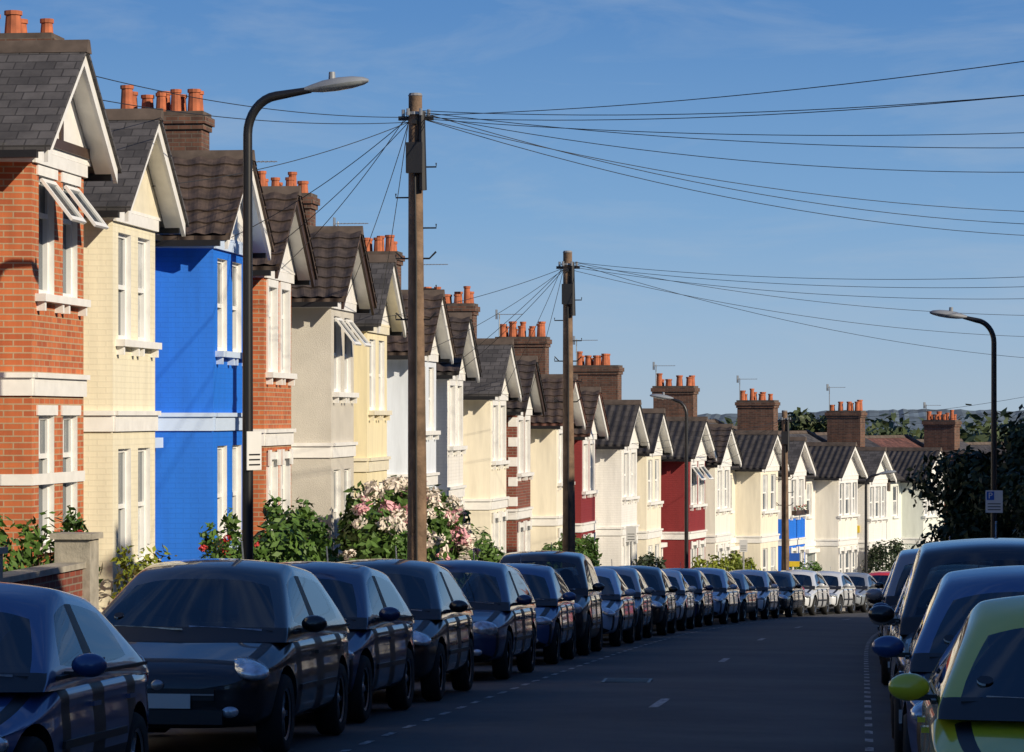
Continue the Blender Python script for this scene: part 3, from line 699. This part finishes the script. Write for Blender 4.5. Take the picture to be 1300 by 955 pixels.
def lamp(s,off,h,arm,dirr,sign=None,cm='lampblk',srot=0,sw=.16,p_sym=True):
    e=empty('street_lamp',loc=P(s,off,.1)); B=MB(); m=M[cm]
    B.cyl('lamp_base',m,(0,0),.09,.09,-.3,1.3,12)
    r=.35; pts=[(0,0,1.3),(0,0,h-.55)]
    for i in range(1,9):
        a=i/8*R(84); pts.append((dirr*(r-r*math.cos(a)),0,h-.55+.42*math.sin(a)))
    pts.append((dirr*(arm-.55),0,h-.07))
    B.tube('lamp_post',m,pts,[.062]+[.05]*(len(pts)-2)+[.035],10)
    e_parts=B.meshes(smooth=('lamp_post','lamp_base'))
    B2=MB(); x0=arm-.62; rings=[]
    prof=[(0,.035,.03),(.08,.055,.05),(.2,.1,.075),(.36,.14,.085),(.52,.14,.075),(.64,.1,.05),(.7,.03,.02)]
    for (dx,w,hh) in prof:
        ring=[]
        for k_ in range(12):
            a=2*math.pi*k_/12; zz=math.sin(a)*hh; zz=zz if zz>0 else zz*.75
            ring.append((dirr*(x0+dx),math.cos(a)*w,h-.07+dx*.13+zz))
        rings.append(ring)
    for i in range(len(rings)-1):
        for k_ in range(12):
            j=(k_+1)%12; lower=(6<=k_<12) and i>=2
            B2.face('lamp_head',M['lens'] if lower and i<5 else M['lampgrey'],[rings[i][k_],rings[i][j],rings[i+1][j],rings[i+1][k_]])
    B2.face('lamp_head',M['lampgrey'],rings[0]); B2.face('lamp_head',M['lampgrey'],rings[-1])
    B2.cyl('photocell',M['lampgrey'],(dirr*(x0+.3),0),.04,.035,h+.03,h+.12,10)
    attach(e,e_parts+B2.meshes(smooth=('lamp_head',)))
    if sign:
        f=sw/.16
        B3=MB(); z0=sign
        B3.box('sign_plate',M['signw'],(-.16*f,.16*f),(-.085,-.075),(z0,z0+.42))
        for i in range(3): B3.box('sign_lettering',M['black'],(-.12*f,.12*f),(-.09,-.0855),(z0+.05+i*.055,z0+.066+i*.055))
        hold=bpy.data.objects.new('sign_bracket',None); COL.objects.link(hold); hold.parent=e; hold.rotation_euler=(0,0,srot)
        if p_sym:
            B3.box('sign_symbol',M['signb'],(-.14*f,.0),(-.09,-.0855),(z0+.24,z0+.4))
            cu=bpy.data.curves.new('sign_letter','FONT'); cu.body='P'; cu.size=.16*f; cu.align_x='CENTER'; cu.extrude=.001; cu.materials.append(M['signw'])
            o=bpy.data.objects.new('sign_letter_P',cu); COL.objects.link(o); o.rotation_euler=(R(90),0,0); o.location=(-.07*f,-.0925,z0+.27)
            o.parent=hold
        attach(hold,B3.meshes())
lamp(32.9,-6.65,6.6,1.25,1,sign=2.4,srot=R(70),sw=.15,p_sym=False)
lamp(58.5,2.42,6.2,1.12,-1,sign=2.45)
lamp(90,-6.6,6.5,1.0,-1)
lamp(120,-6.6,5.3,1.1,1)
def small_sign(s,off,h,m):
    B=MB(); e=empty('parking_sign',loc=P(s,off,.1))
    B.cyl('post',M['steel'],(0,0),.03,.03,-.2,h,8); B.box('plate',m,(-.13,.13),(-.045,-.035),(h-.4,h))
    for i in range(3): B.box('lettering',M['black'],(-.09,.09),(-.049,-.0455),(h-.35+i*.07,h-.335+i*.07))
    attach(e,B.meshes())
small_sign(80,-6.7,2.5,M['signw']); small_sign(101,-6.7,2.4,M['signw'])
B=MB(); B.cyl('post',M['white'],(0,0),.03,.03,-.2,1.9,8); B.box('board',M['signb'],(-.25,.25),(-.05,-.04),(1.65,1.95)); B.box('board',M['signy'],(-.25,.25),(-.0535,-.0505),(1.45,1.65))
attach(empty('sale_board',loc=P(113,-7.6,.2)),B.meshes())

cu=bpy.data.curves.new('overhead_wires','CURVE'); cu.dimensions='3D'; cu.bevel_depth=.006; cu.bevel_resolution=1; cu.materials.append(M['wire'])
def wire(a,b,sag):
    a=Vector(a);b=Vector(b); n=24; sp=cu.splines.new('POLY'); sp.points.add(n)
    for i in range(n+1):
        t=i/n; p=a.lerp(b,t); p.z-=sag*4*t*(1-t); sp.points[i].co=(p.x,p.y,p.z,1)
for (s,o,h,sg_) in ((29,6,6.9,.25),(32,6,6.85,.3),(33,6,6.95,.3),(40,6,7.25,.25),(42,6,7.25,.3),(45,6,7.35,.45),(55,6.4,7.8,.5),(56,6.4,7.7,.6),(59,6.4,7.8,.6)):
    wire(t1+Vector((.1,0,random.uniform(-.05,.15))),P(s,o,h),sg_)
for (s,o,h) in ((37.5,-9.7,7.6),(36.5,-9.7,7.2),(41,-9.7,6.6),(46.3,-9.8,6.4),(50.3,-9.6,6.4),(51,-10.6,6.3),(56.4,-9.6,6.4),(60,-9.6,6.3)):
    wire(t1+Vector((-.1,0,random.uniform(-.1,.1))),P(s,o,h),.15)
for (s,o,h,sg_) in ((58,6,7.1,.3),(61,6,7.15,.3),(65,6,7.25,.35),(72,6.2,7.4,.4),(80,6.2,7.5,.45),(88,6,7.4,.5)):
    wire(t2+Vector((.1,0,random.uniform(-.1,.1))),P(s,o,h),sg_)
for (s,o,h) in ((60.3,-9.7,6.4),(66.5,-9.7,6.2),(70.4,-9.6,6.0),(72,-10.5,5.9),(76.6,-9.6,5.8),(80.5,-9.6,5.7)):
    wire(t2+Vector((-.1,0,random.uniform(-.1,.1))),P(s,o,h),.12)
for (s,o,h,sg_) in ((88,6,7,.3),(95,6,7,.4)): wire(t3,P(s,o,h),sg_)
for (s,o,h) in ((97,-9.7,5.5),(101,-9.7,5.5),(107,-9.6,5.5),(111,-9.6,5.5),(117,-9.6,5.5)): wire(t3,P(s,o,h),.12)
COL.objects.link(bpy.data.objects.new('overhead_wires',cu))

# ------------------------------------------------------------ cars
def paint(name,c,metal=.2): return mat(name,c,.3,metal=metal,var=0,coat=1.0)
PT={'navy':paint('paint_navy',(.014,.034,.11)),'black':paint('paint_black',(.010,.011,.014)),'dblue':paint('paint_dark_blue',(.03,.08,.22)),
    'silver':paint('paint_silver',(.66,.68,.70),.1),'grey':paint('paint_grey',(.26,.28,.30),.15),'red':paint('paint_red',(.6,.03,.02),.0),
    'yellow':paint('paint_yellow',(.70,.62,.03),0),'lblue':paint('paint_light_blue',(.34,.46,.62),.1),'green':paint('paint_dark_green',(.015,.06,.04))}
m,nt,b=newmat('car_glass'); CG=m; nt.nodes.remove(b); out_=nt.nodes['Material Output']
tr_=N(nt,'ShaderNodeBsdfTransparent'); tr_.inputs[0].default_value=(.33,.38,.38,1)
gl_=N(nt,'ShaderNodeBsdfGlossy'); gl_.inputs['Roughness'].default_value=.02; gl_.inputs[0].default_value=(1,1,1,1)
fr_=N(nt,'ShaderNodeFresnel',IOR=1.7); mx_=N(nt,'ShaderNodeMixShader')
nt.links.new(fr_.outputs[0],mx_.inputs[0]); nt.links.new(tr_.outputs[0],mx_.inputs[1]); nt.links.new(gl_.outputs[0],mx_.inputs[2]); nt.links.new(mx_.outputs[0],out_.inputs[0])
TY=mat('tyre_rubber',(.012,.012,.012),.85,var=.1); AL=mat('alloy_wheel',(.35,.36,.38),.3,metal=.8,var=0)
HL=mat('headlamp_lens',(.55,.6,.65),.06,metal=.5,var=.5,vs=14,coat=1); TLm=mat('tail_lamp',(.35,.01,.01),.1,var=.1,coat=1)
PL=mat('number_plate',(.55,.55,.52),.4,var=.02); TAX=mat('tax_disc',(.6,.65,.62),.6,var=.2,vs=60)
SEAT=mat('seat_fabric',(.03,.032,.04),.9,var=.2)
TRIM=M['black']
def ev_mesh(ob):
    dg=bpy.context.evaluated_depsgraph_get(); dg.update()
    return bpy.data.meshes.new_from_object(ob.evaluated_get(dg))
def lerp(a,b,t): return a+(b-a)*t
def make_car(L,W,H,belt=.93,yA=None,yB=None,yD=None,yE=None,nose=.66,hood=.86,tail=.9,wb=2.45,rw=.31,clad=False,wrf=.68,lamp='oval',taper=1.0):
    w=W/2; h2=L/2; out=[]
    St=[(h2,.60*taper,nose-.14,.34),(h2-.05,.78*taper,nose-.03,.26),(h2-.20,.91*taper,nose+.05,.22),(h2-.212,.915*taper,nose+.054,.22),(h2-.5,.98,lerp(nose,hood,.6),.2),(yA+.05,1.0,hood+.02,.2),(yA-.22,1.0,belt,.2),
        (yA-.232,1.0,belt,.2),(-.12,1.0,belt+.01,.2),(-.132,1.0,belt+.01,.2),(-h2*.55,1.0,belt+.02,.2),(-h2*.55-.012,1.0,belt+.02,.2),(-h2+.4,.985,belt+.01,.22),(-h2+.12,.93,tail,.25),(-h2+.03,.84,tail-.1,.28),(-h2,.72,tail-.22,.36)]
    bm=bmesh.new(); rings=[]
    for (y,wf,zt,zb_) in St:
        ww=w*wf
        half=[(ww*.8,zb_),(ww*.96,zb_+.07),(ww*.985,.42),(ww*1.0,.56),(ww*.97,lerp(.58,zt,.45)),(ww*.985,lerp(.58,zt,.62)),(ww*.94,zt-.05),(ww*.83,zt-.0),(ww*.812,zt+.002),(ww*.42,zt+.03)]
        ring=[bm.verts.new((a,y,b)) for a,b in half]+[bm.verts.new((-a,y,b)) for a,b in half[::-1]]
        rings.append(ring)
    n=len(rings[0]); nh=n//2
    for i in range(len(rings)-1):
        seam=St[i][0]-St[i+1][0]<.02
        for k_ in range(n):
            j=(k_+1)%n; f=bm.faces.new([rings[i][k_],rings[i][j],rings[i+1][j],rings[i+1][k_]])
            kk=k_ if k_<nh else n-2-k_
            f.material_index=0
            if k_==n-1 : f.material_index=1
            if seam and 1<=kk<=5: f.material_index=1
            if i==2 and kk>=6 and k_!=n-1: f.material_index=1
            if clad and kk in(0,1): f.material_index=1
            if (i<=1 or i>=len(rings)-3) and kk==0: f.material_index=1
            if kk==7 and k_!=n-1 and 3<=i<=4: f.material_index=1
            if kk>=7 and k_!=n-1 and 6<=i<=10: f.material_index=1
    bm.faces.new(rings[0][::-1]); bm.faces.new(rings[-1])
    bmesh.ops.recalc_face_normals(bm,faces=bm.faces)
    me=bpy.data.meshes.new('body'); bm.to_mesh(me); bm.free()
    for m in (PT['navy'],TRIM): me.materials.append(m)
    ob=bpy.data.objects.new('tmp',me); COL.objects.link(ob)
    ob.modifiers.new('s','SUBSURF').levels=2
    bm=bmesh.new()
    for sy in (wb/2+.02,-wb/2+.02):
        for sx in (-1,1):
            mtx=Matrix.Translation((sx*(w-.08),sy,rw+.01))@Matrix.Rotation(math.pi/2,4,'Y')
            bmesh.ops.create_cone(bm,cap_ends=True,segments=36,radius1=rw+.06,radius2=rw+.06,depth=.36,matrix=mtx)
    for f in bm.faces: f.material_index=1
    cm=bpy.data.meshes.new('cut'); bm.to_mesh(cm); bm.free(); cm.materials.append(PT['navy']); cm.materials.append(TRIM)
    cut=bpy.data.objects.new('cut',cm); COL.objects.link(cut)
    bo=ob.modifiers.new('b','BOOLEAN'); bo.object=cut; bo.operation='DIFFERENCE'; bo.solver='EXACT'
    me=ev_mesh(ob); me.shade_smooth(); me.set_sharp_from_angle(angle=R(45))
    bpy.data.objects.remove(ob); bpy.data.objects.remove(cut)
    out.append(('body',me))
    bm=bmesh.new(); wbt=w*.945; wr=w*wrf; zr=H
    Lc=[yA,yA-.15,-.08,-.16,yE+.34,yE]; Tc=[yB,yB-.10,-.16,-.24,yD+.12,yD]; Tz=[zr-.09,zr-.055,zr-.012,zr-.012,zr-.07,zr-.10]
    rows=[-.14,.05,.88,1.0]
    def xw(t): return lerp(wbt,wr,max(0,t))+.045*math.sin(math.pi*max(0,min(1,t)))
    cols=[-1,-.91,-.35,.35,.91,1]
    def V_(p): return bm.verts.new(p)
    def quadgrid(G,mf):
        for i in range(len(G)-1):
            for j in range(len(G[0])-1):
                f=bm.faces.new([V_(G[i][j]),V_(G[i][j+1]),V_(G[i+1][j+1]),V_(G[i+1][j])]); f.material_index=mf(i,j)
    for sx in (-1,1):
        G=[[(sx*xw(t),lerp(Lc[j],Tc[j],t),lerp(belt,Tz[j],t)) for j in range(6)] for t in rows]
        quadgrid(G,lambda i,j:(1 if (i==1 and j in(1,3)) else (2 if (i==1 and j==2) else 0)))
    def crown(c): return .06*(1-c*c)
    G=[[(c*xw(t),lerp(yA,yB,t)+lerp(.16,.08,t)*(1-c*c),lerp(belt,Tz[0],t)+crown(c)*max(0,t)) for c in cols] for t in rows]
    quadgrid(G,lambda i,j:1 if (i==1 and 1<=j<=3) else (2 if i==0 else 0))
    G=[[(c*xw(t),lerp(yE,yD,t)-lerp(.1,.05,t)*(1-c*c),lerp(belt,Tz[5],t)+crown(c)*max(0,t)) for c in cols] for t in rows]
    quadgrid(G,lambda i,j:1 if (i==1 and 1<=j<=3) else 0)
    G=[]
    for j in range(6):
        bow={0:.08,1:.06,4:-.03,5:-.05}.get(j,0)
        G.append([(c*xw(1),Tc[j]+bow*(1-c*c),Tz[j]+crown(c)) for c in cols])
    quadgrid(G,lambda i,j:0)
    bmesh.ops.remove_doubles(bm,verts=bm.verts,dist=1e-4); bmesh.ops.recalc_face_normals(bm,faces=bm.faces)
    cl_=bm.edges.layers.float.get('crease_edge') or bm.edges.layers.float.new('crease_edge')
    for e_ in bm.edges:
        if len(e_.link_faces)==2 and e_.link_faces[0].material_index!=e_.link_faces[1].material_index: e_[cl_]=.35
    me=bpy.data.meshes.new('cabin'); bm.to_mesh(me); bm.free()
    for m in (PT['navy'],CG,TRIM): me.materials.append(m)
    ob=bpy.data.objects.new('tmp',me); COL.objects.link(ob); ob.modifiers.new('s','SUBSURF').levels=2
    me=ev_mesh(ob); me.shade_smooth(); bpy.data.objects.remove(ob); out.append(('cabin_and_windows',me))
    bm=bmesh.new()
    ml_=[HL,TLm,TRIM,PL,TAX,AL,TY,PT['navy'],SEAT]
    def ell(c,r,mi,rot=None):
        m=Matrix.Translation(c)
        if rot: m=m@rot
        m=m@Matrix.Diagonal((r[0],r[1],r[2],1))
        k=len(bm.faces); bmesh.ops.create_uvsphere(bm,u_segments=16,v_segments=10,radius=1,matrix=m)
        bm.faces.ensure_lookup_table()
        for f in bm.faces[k:]: f.material_index=mi; f.smooth=True
    def bx(c,s,mi,rot=None):
        m=Matrix.Translation(c)
        if rot: m=m@rot
        k=len(bm.faces); bmesh.ops.create_cube(bm,size=1,matrix=m@Matrix.Diagonal((s[0],s[1],s[2],1))); bm.faces.ensure_lookup_table()
        for f in bm.faces[k:]: f.material_index=mi
    for sx in (-1,1):
        if lamp=='oval': ell((sx*w*.69*taper,h2-.24,nose-.01),(.20,.20,.085),0,Matrix.Rotation(sx*R(-28),4,'Z'))
        elif lamp=='swept':
            ell((sx*w*.72,h2-.30,nose+.02),(.15,.30,.075),0,Matrix.Rotation(sx*R(-30),4,'Z')@Matrix.Rotation(R(-10),4,'X'))
        else: ell((sx*w*.70,h2-.17,nose-.02),(.19,.13,.11),0,Matrix.Rotation(sx*R(-18),4,'Z'))
        ell((sx*w*.80,-h2+.14,tail-.12),(.09,.12,.15),1)
        ell((sx*w*.62,h2-.055,.36),(.075,.05,.05),0)
        ell((sx*(w+.08),yA-.42,belt+.07),(.105,.065,.07),7); bx((sx*(w-.0),yA-.42,belt+.02),(.12,.05,.03),2)
        bx((sx*(w+.08),yA-.484,belt+.07),(.15,.01,.09),5)
        for yy in (-.0,-h2*.5): bx((sx*(w-.015),yy+.0,belt-.17),(.05,.17,.028),7)
        bx((sx*(w+.003),0,.5),(.02,wb-.9,.045),2)
        bx((sx*(w*.955),lerp(yA,yE,.5),belt+.008),(.025,(yA-yE)*.86,.02),2)
        ell((sx*.36,-.12,belt-.06),(.23,.07,.36),8,Matrix.Rotation(R(12),4,'X')); ell((sx*.36,-.2,belt+.28),(.12,.045,.085),8)
        ell((sx*.36,max(-1.0,yD+.3),belt+.06),(.2,.05,.1),8)
    bx((0,max(-1.0,yD+.3),belt-.05),(1.1,.14,.2),8)
    bx((0,yA-.2,belt+.0),(w*1.6,.42,.05),2); ell((.36,yA-.45,belt+.03),(.18,.05,.09),2)
    bx((0,yB-.02,H-.17),(.2,.02,.06),2)
    bx((0,h2-.03,nose-.17),(w*1.0,.07,.09),2); bx((0,h2-.02,.32),(w*1.15,.07,.11),2)
    bx((0,h2+.018,.44),(.52,.012,.11),3); bx((0,-h2-.012,.55),(.52,.012,.11),3)
    bx((0,h2+.012,nose-.17),(w*1.0,.01,.012),5)
    ell((0,h2-.0,nose-.1),(.05,.02,.04),5)
    ft=lambda t,c:Vector((c*xw(t),lerp(yA,yB,t)+lerp(.16,.08,t)*(1-c*c),lerp(belt,Tz[0],t)+crown(c)*t))
    slope=(ft(.9,0)-ft(.1,0)).normalized(); nrm=slope.cross(Vector((-1,0,0))); 
    if nrm.y<0:nrm=-nrm
    for c in (.72,):
        p_=ft(.27,c)+nrm*-.002; rot=Vector((0,0,1)).rotation_difference(nrm).to_matrix().to_4x4()
        k=len(bm.faces); bmesh.ops.create_cone(bm,cap_ends=True,segments=16,radius1=.04,radius2=.04,depth=.012,matrix=Matrix.Translation(p_)@rot); bm.faces.ensure_lookup_table()
        for f in bm.faces[k:]: f.material_index=4
    for c0,c1 in ((-.75,-.05),(.0,.7)):
        a=ft(.06,c0)+nrm*.0; b=ft(.12,c1)-nrm*.01; d=(b-a); rot=Vector((1,0,0)).rotation_difference(d.normalized()).to_matrix().to_4x4()
        bx((a+b)/2,(d.length,.012,.014),2,rot)
    bx((0,yD+.25,H+.09),(.012,.012,.2),2,Matrix.Rotation(R(-25),4,'X'))
    for sy in (wb/2+.02,-wb/2+.02):
        for sx in (-1,1):
            cx=sx*(w-.115); prof=[(rw*.66,-.09),(rw*.93,-.1),(rw,-.07),(rw,.07),(rw*.93,.1),(rw*.66,.09)]
            ns=32; rr=[]
            for (r_,xo) in prof: rr.append([bm.verts.new((cx+xo,sy+r_*math.cos(2*math.pi*q/ns),rw+r_*math.sin(2*math.pi*q/ns))) for q in range(ns)])
            for a in range(len(rr)-1):
                for q in range(ns):
                    f=bm.faces.new([rr[a][q],rr[a][(q+1)%ns],rr[a+1][(q+1)%ns],rr[a+1][q]]); f.material_index=6; f.smooth=True
            xo=cx+sx*.045
            k=len(bm.faces); bmesh.ops.create_cone(bm,cap_ends=True,segments=28,radius1=rw*.67,radius2=rw*.67,depth=.03,matrix=Matrix.Translation((cx+sx*.0,sy,rw))@Matrix.Rotation(math.pi/2,4,'Y')); bm.faces.ensure_lookup_table()
            for f in bm.faces[k:]: f.material_index=2
            ro=[bm.verts.new((xo+sx*.04,sy+rw*.67*math.cos(2*math.pi*q/ns),rw+rw*.67*math.sin(2*math.pi*q/ns))) for q in range(ns)]
            ri=[bm.verts.new((xo+sx*.03,sy+rw*.58*math.cos(2*math.pi*q/ns),rw+rw*.58*math.sin(2*math.pi*q/ns))) for q in range(ns)]
            for q in range(ns):
                f=bm.faces.new([ro[q],ro[(q+1)%ns],ri[(q+1)%ns],ri[q]]); f.material_index=5
            for q in range(6):
                a=q*math.pi/3; bx((xo,sy+.5*rw*.62*math.cos(a),rw+.5*rw*.62*math.sin(a)),(.03,rw*.62,.045),5,Matrix.Rotation(a,4,'X'))
            ell((xo+sx*.01,sy,rw),(.02,.05,.05),5)
    me=bpy.data.meshes.new('fittings'); bm.to_mesh(me); bm.free()
    for m in ml_: me.materials.append(m)
    out.append(('lamps_wheels_mirrors',me))
    return out
CARS={
 'hatch':make_car(3.85,1.68,1.45,belt=.92,yA=1.02,yB=.2,yD=-1.3,yE=-1.76,nose=.64,hood=.85,wrf=.67),
 'hatch2':make_car(4.15,1.76,1.48,belt=.93,yA=1.12,yB=.25,yD=-1.4,yE=-1.88,wb=2.55,nose=.66,hood=.87,wrf=.66,lamp='swept',taper=.97),
 'small':make_car(3.62,1.64,1.37,belt=.87,yA=.92,yB=.1,yD=-1.0,yE=-1.6,nose=.56,hood=.78,wb=2.4,rw=.29,clad=True,wrf=.64,taper=.94),
 'saloon':make_car(4.45,1.75,1.42,belt=.91,yA=1.02,yB=.15,yD=-.9,yE=-1.55,wb=2.65,nose=.62,hood=.83,tail=.93,wrf=.66,lamp='swept'),
 'tall':make_car(4.2,1.8,1.68,belt=1.04,yA=1.14,yB=.5,yD=-1.68,yE=-1.93,wb=2.6,nose=.78,hood=.98,tail=1.02,rw=.34,clad=True,wrf=.72,lamp='square'),
 'estate':make_car(4.5,1.75,1.48,belt=.93,yA=1.05,yB=.2,yD=-1.8,yE=-2.06,wb=2.65,wrf=.68,lamp='square'),
}
def car(s,off,kind,pt,face=True,dx=0):
    t=theta(s); slope=-(P(s+1,off).z-P(s-1,off).z)/2
    p=P(s,off,.025)
    fwd=Vector((math.sin(t),math.cos(t),-slope)).normalized()
    if face: fwd=-fwd
    up=Vector((0,0,1)); right=fwd.cross(up).normalized(); up=right.cross(fwd)
    m=Matrix.Identity(4)
    for i in range(3): m[i][0]=right[i]; m[i][1]=fwd[i]; m[i][2]=up[i]; m[i][3]=p[i]
    m=m@Matrix.Rotation(dx,4,'Z')
    e=empty('parked_car',m)
    for o in attach(e,CARS[kind]):
        for sl in o.material_slots:
            if sl.material==PT['navy']: sl.link='OBJECT'; sl.material=PT[pt]
left=[(17.6,'small','dblue'),(24.9,'hatch2','black'),(29.4,'hatch','navy'),(33.9,'hatch2','black'),(40.2,'estate','navy'),(46.4,'hatch','dblue'),(51.3,'tall','black'),
 (57.5,'saloon','lblue'),(62.6,'hatch','grey'),(67.6,'hatch2','black'),(73.5,'saloon','silver'),(78.6,'hatch','navy'),(83.5,'hatch2','lblue'),(88.6,'small','grey'),(93.2,'hatch','silver'),(98.2,'saloon','black'),
 (103.2,'hatch2','silver'),(108,'hatch','silver'),(112.6,'saloon','grey'),(117.6,'hatch2','red'),(122.5,'hatch2','red'),(127.5,'tall','silver'),(12.6,'hatch','grey'),(7.5,'saloon','black')]
for i,(s,k_,pt) in enumerate(left):
    car(s,-5.3+random.uniform(-.08,.08),k_,pt,True,random.uniform(-.018,.018))
right_=[(16.0,'small','yellow'),(20.3,'hatch2','dblue'),(25.0,'tall','black'),(29.8,'saloon','grey'),(34.8,'hatch','navy'),(39.5,'tall','grey'),(44.5,'hatch2','black'),(49.5,'saloon','dblue'),
 (54.5,'hatch','black'),(59.5,'estate','navy'),(64.6,'hatch','silver'),(70,'tall','black'),(75,'hatch2','dblue'),(81,'hatch','black'),(87,'saloon','grey'),(94,'hatch','navy'),(101,'hatch2','black')]
for s,k_,pt in right_: car(s,1.13,k_,pt,True,random.uniform(-.012,.012))

# ------------------------------------------------------------ light
tosun=Vector((.86,-.51,0)).normalized(); EL=R(22.5)
d=Vector((tosun.x*math.cos(EL),tosun.y*math.cos(EL),math.sin(EL)))
sl=bpy.data.lights.new('sun','SUN'); sl.energy=5.0; sl.angle=R(.5); sl.color=(1,.87,.67)
so=bpy.data.objects.new('sun',sl); COL.objects.link(so); so.rotation_euler=(-d).to_track_quat('-Z','Y').to_euler(); so.location=d*60
w=bpy.data.worlds.new('World'); scene.world=w; w.use_nodes=True; nt=w.node_tree; bg=nt.nodes['Background']
sky=nt.nodes.new('ShaderNodeTexSky'); sky.sky_type='NISHITA'; sky.sun_disc=False; sky.sun_elevation=EL; sky.sun_rotation=math.atan2(d.x,d.y)
sky.air_density=1.0; sky.dust_density=.1; sky.ozone_density=3.0; sky.altitude=50
tc=N(nt,'ShaderNodeTexCoord'); sp=N(nt,'ShaderNodeSeparateXYZ'); nt.links.new(tc.outputs['Generated'],sp.inputs[0])
cr=N(nt,'ShaderNodeValToRGB'); E=cr.color_ramp.elements
stops=[(0,(.37,.50,.65)),(.03,(.28,.45,.68)),(.065,(.18,.37,.66)),(.13,(.08,.235,.55)),(.35,(.035,.13,.38)),(1,(.018,.065,.24))]
E[0].position=0; E[0].color=c4(stops[0][1]); E[1].position=1; E[1].color=c4(stops[-1][1])
for p_,c_ in stops[1:-1]:
    q=E.new(p_); q.color=c4(c_)
nt.links.new(sp.outputs['Z'],cr.inputs['Fac'])
STR=.08
scl=N(nt,'ShaderNodeVectorMath',operation='SCALE',Scale=1/STR); nt.links.new(cr.outputs[0],scl.inputs[0])
m0=N(nt,'ShaderNodeMixRGB',Fac=.85); nt.links.new(sky.outputs[0],m0.inputs['Color1']); nt.links.new(scl.outputs[0],m0.inputs['Color2'])
mpn=N(nt,'ShaderNodeMapping'); mpn.inputs['Scale'].default_value=(1,1,5); nt.links.new(tc.outputs['Generated'],mpn.inputs['Vector'])
nz=N(nt,'ShaderNodeTexNoise',Scale=9.0,Detail=10.0,Roughness=.6,Distortion=.5); nt.links.new(mpn.outputs[0],nz.inputs['Vector'])
rp=N(nt,'ShaderNodeMapRange'); rp.inputs[1].default_value=.5; rp.inputs[2].default_value=.8; rp.inputs[3].default_value=0; rp.inputs[4].default_value=.4; nt.links.new(nz.outputs['Fac'],rp.inputs[0])
mx=N(nt,'ShaderNodeMixRGB'); nt.links.new(rp.outputs[0],mx.inputs['Fac']); nt.links.new(m0.outputs[0],mx.inputs['Color1']); mx.inputs['Color2'].default_value=(5.4,6.4,7.6,1)
nt.links.new(mx.outputs[0],bg.inputs['Color']); bg.inputs['Strength'].default_value=STR
cam=bpy.data.cameras.new('camera'); co=bpy.data.objects.new('camera',cam); COL.objects.link(co)
cam.lens=108; cam.sensor_width=36; cam.shift_y=.0388; cam.clip_start=.1; cam.clip_end=40000
co.location=(0,0,1.25); co.rotation_euler=(R(90),0,math.atan(445/3900)); scene.camera=co
scene.view_settings.view_transform='Standard'; scene.view_settings.look='None'; scene.view_settings.exposure=0
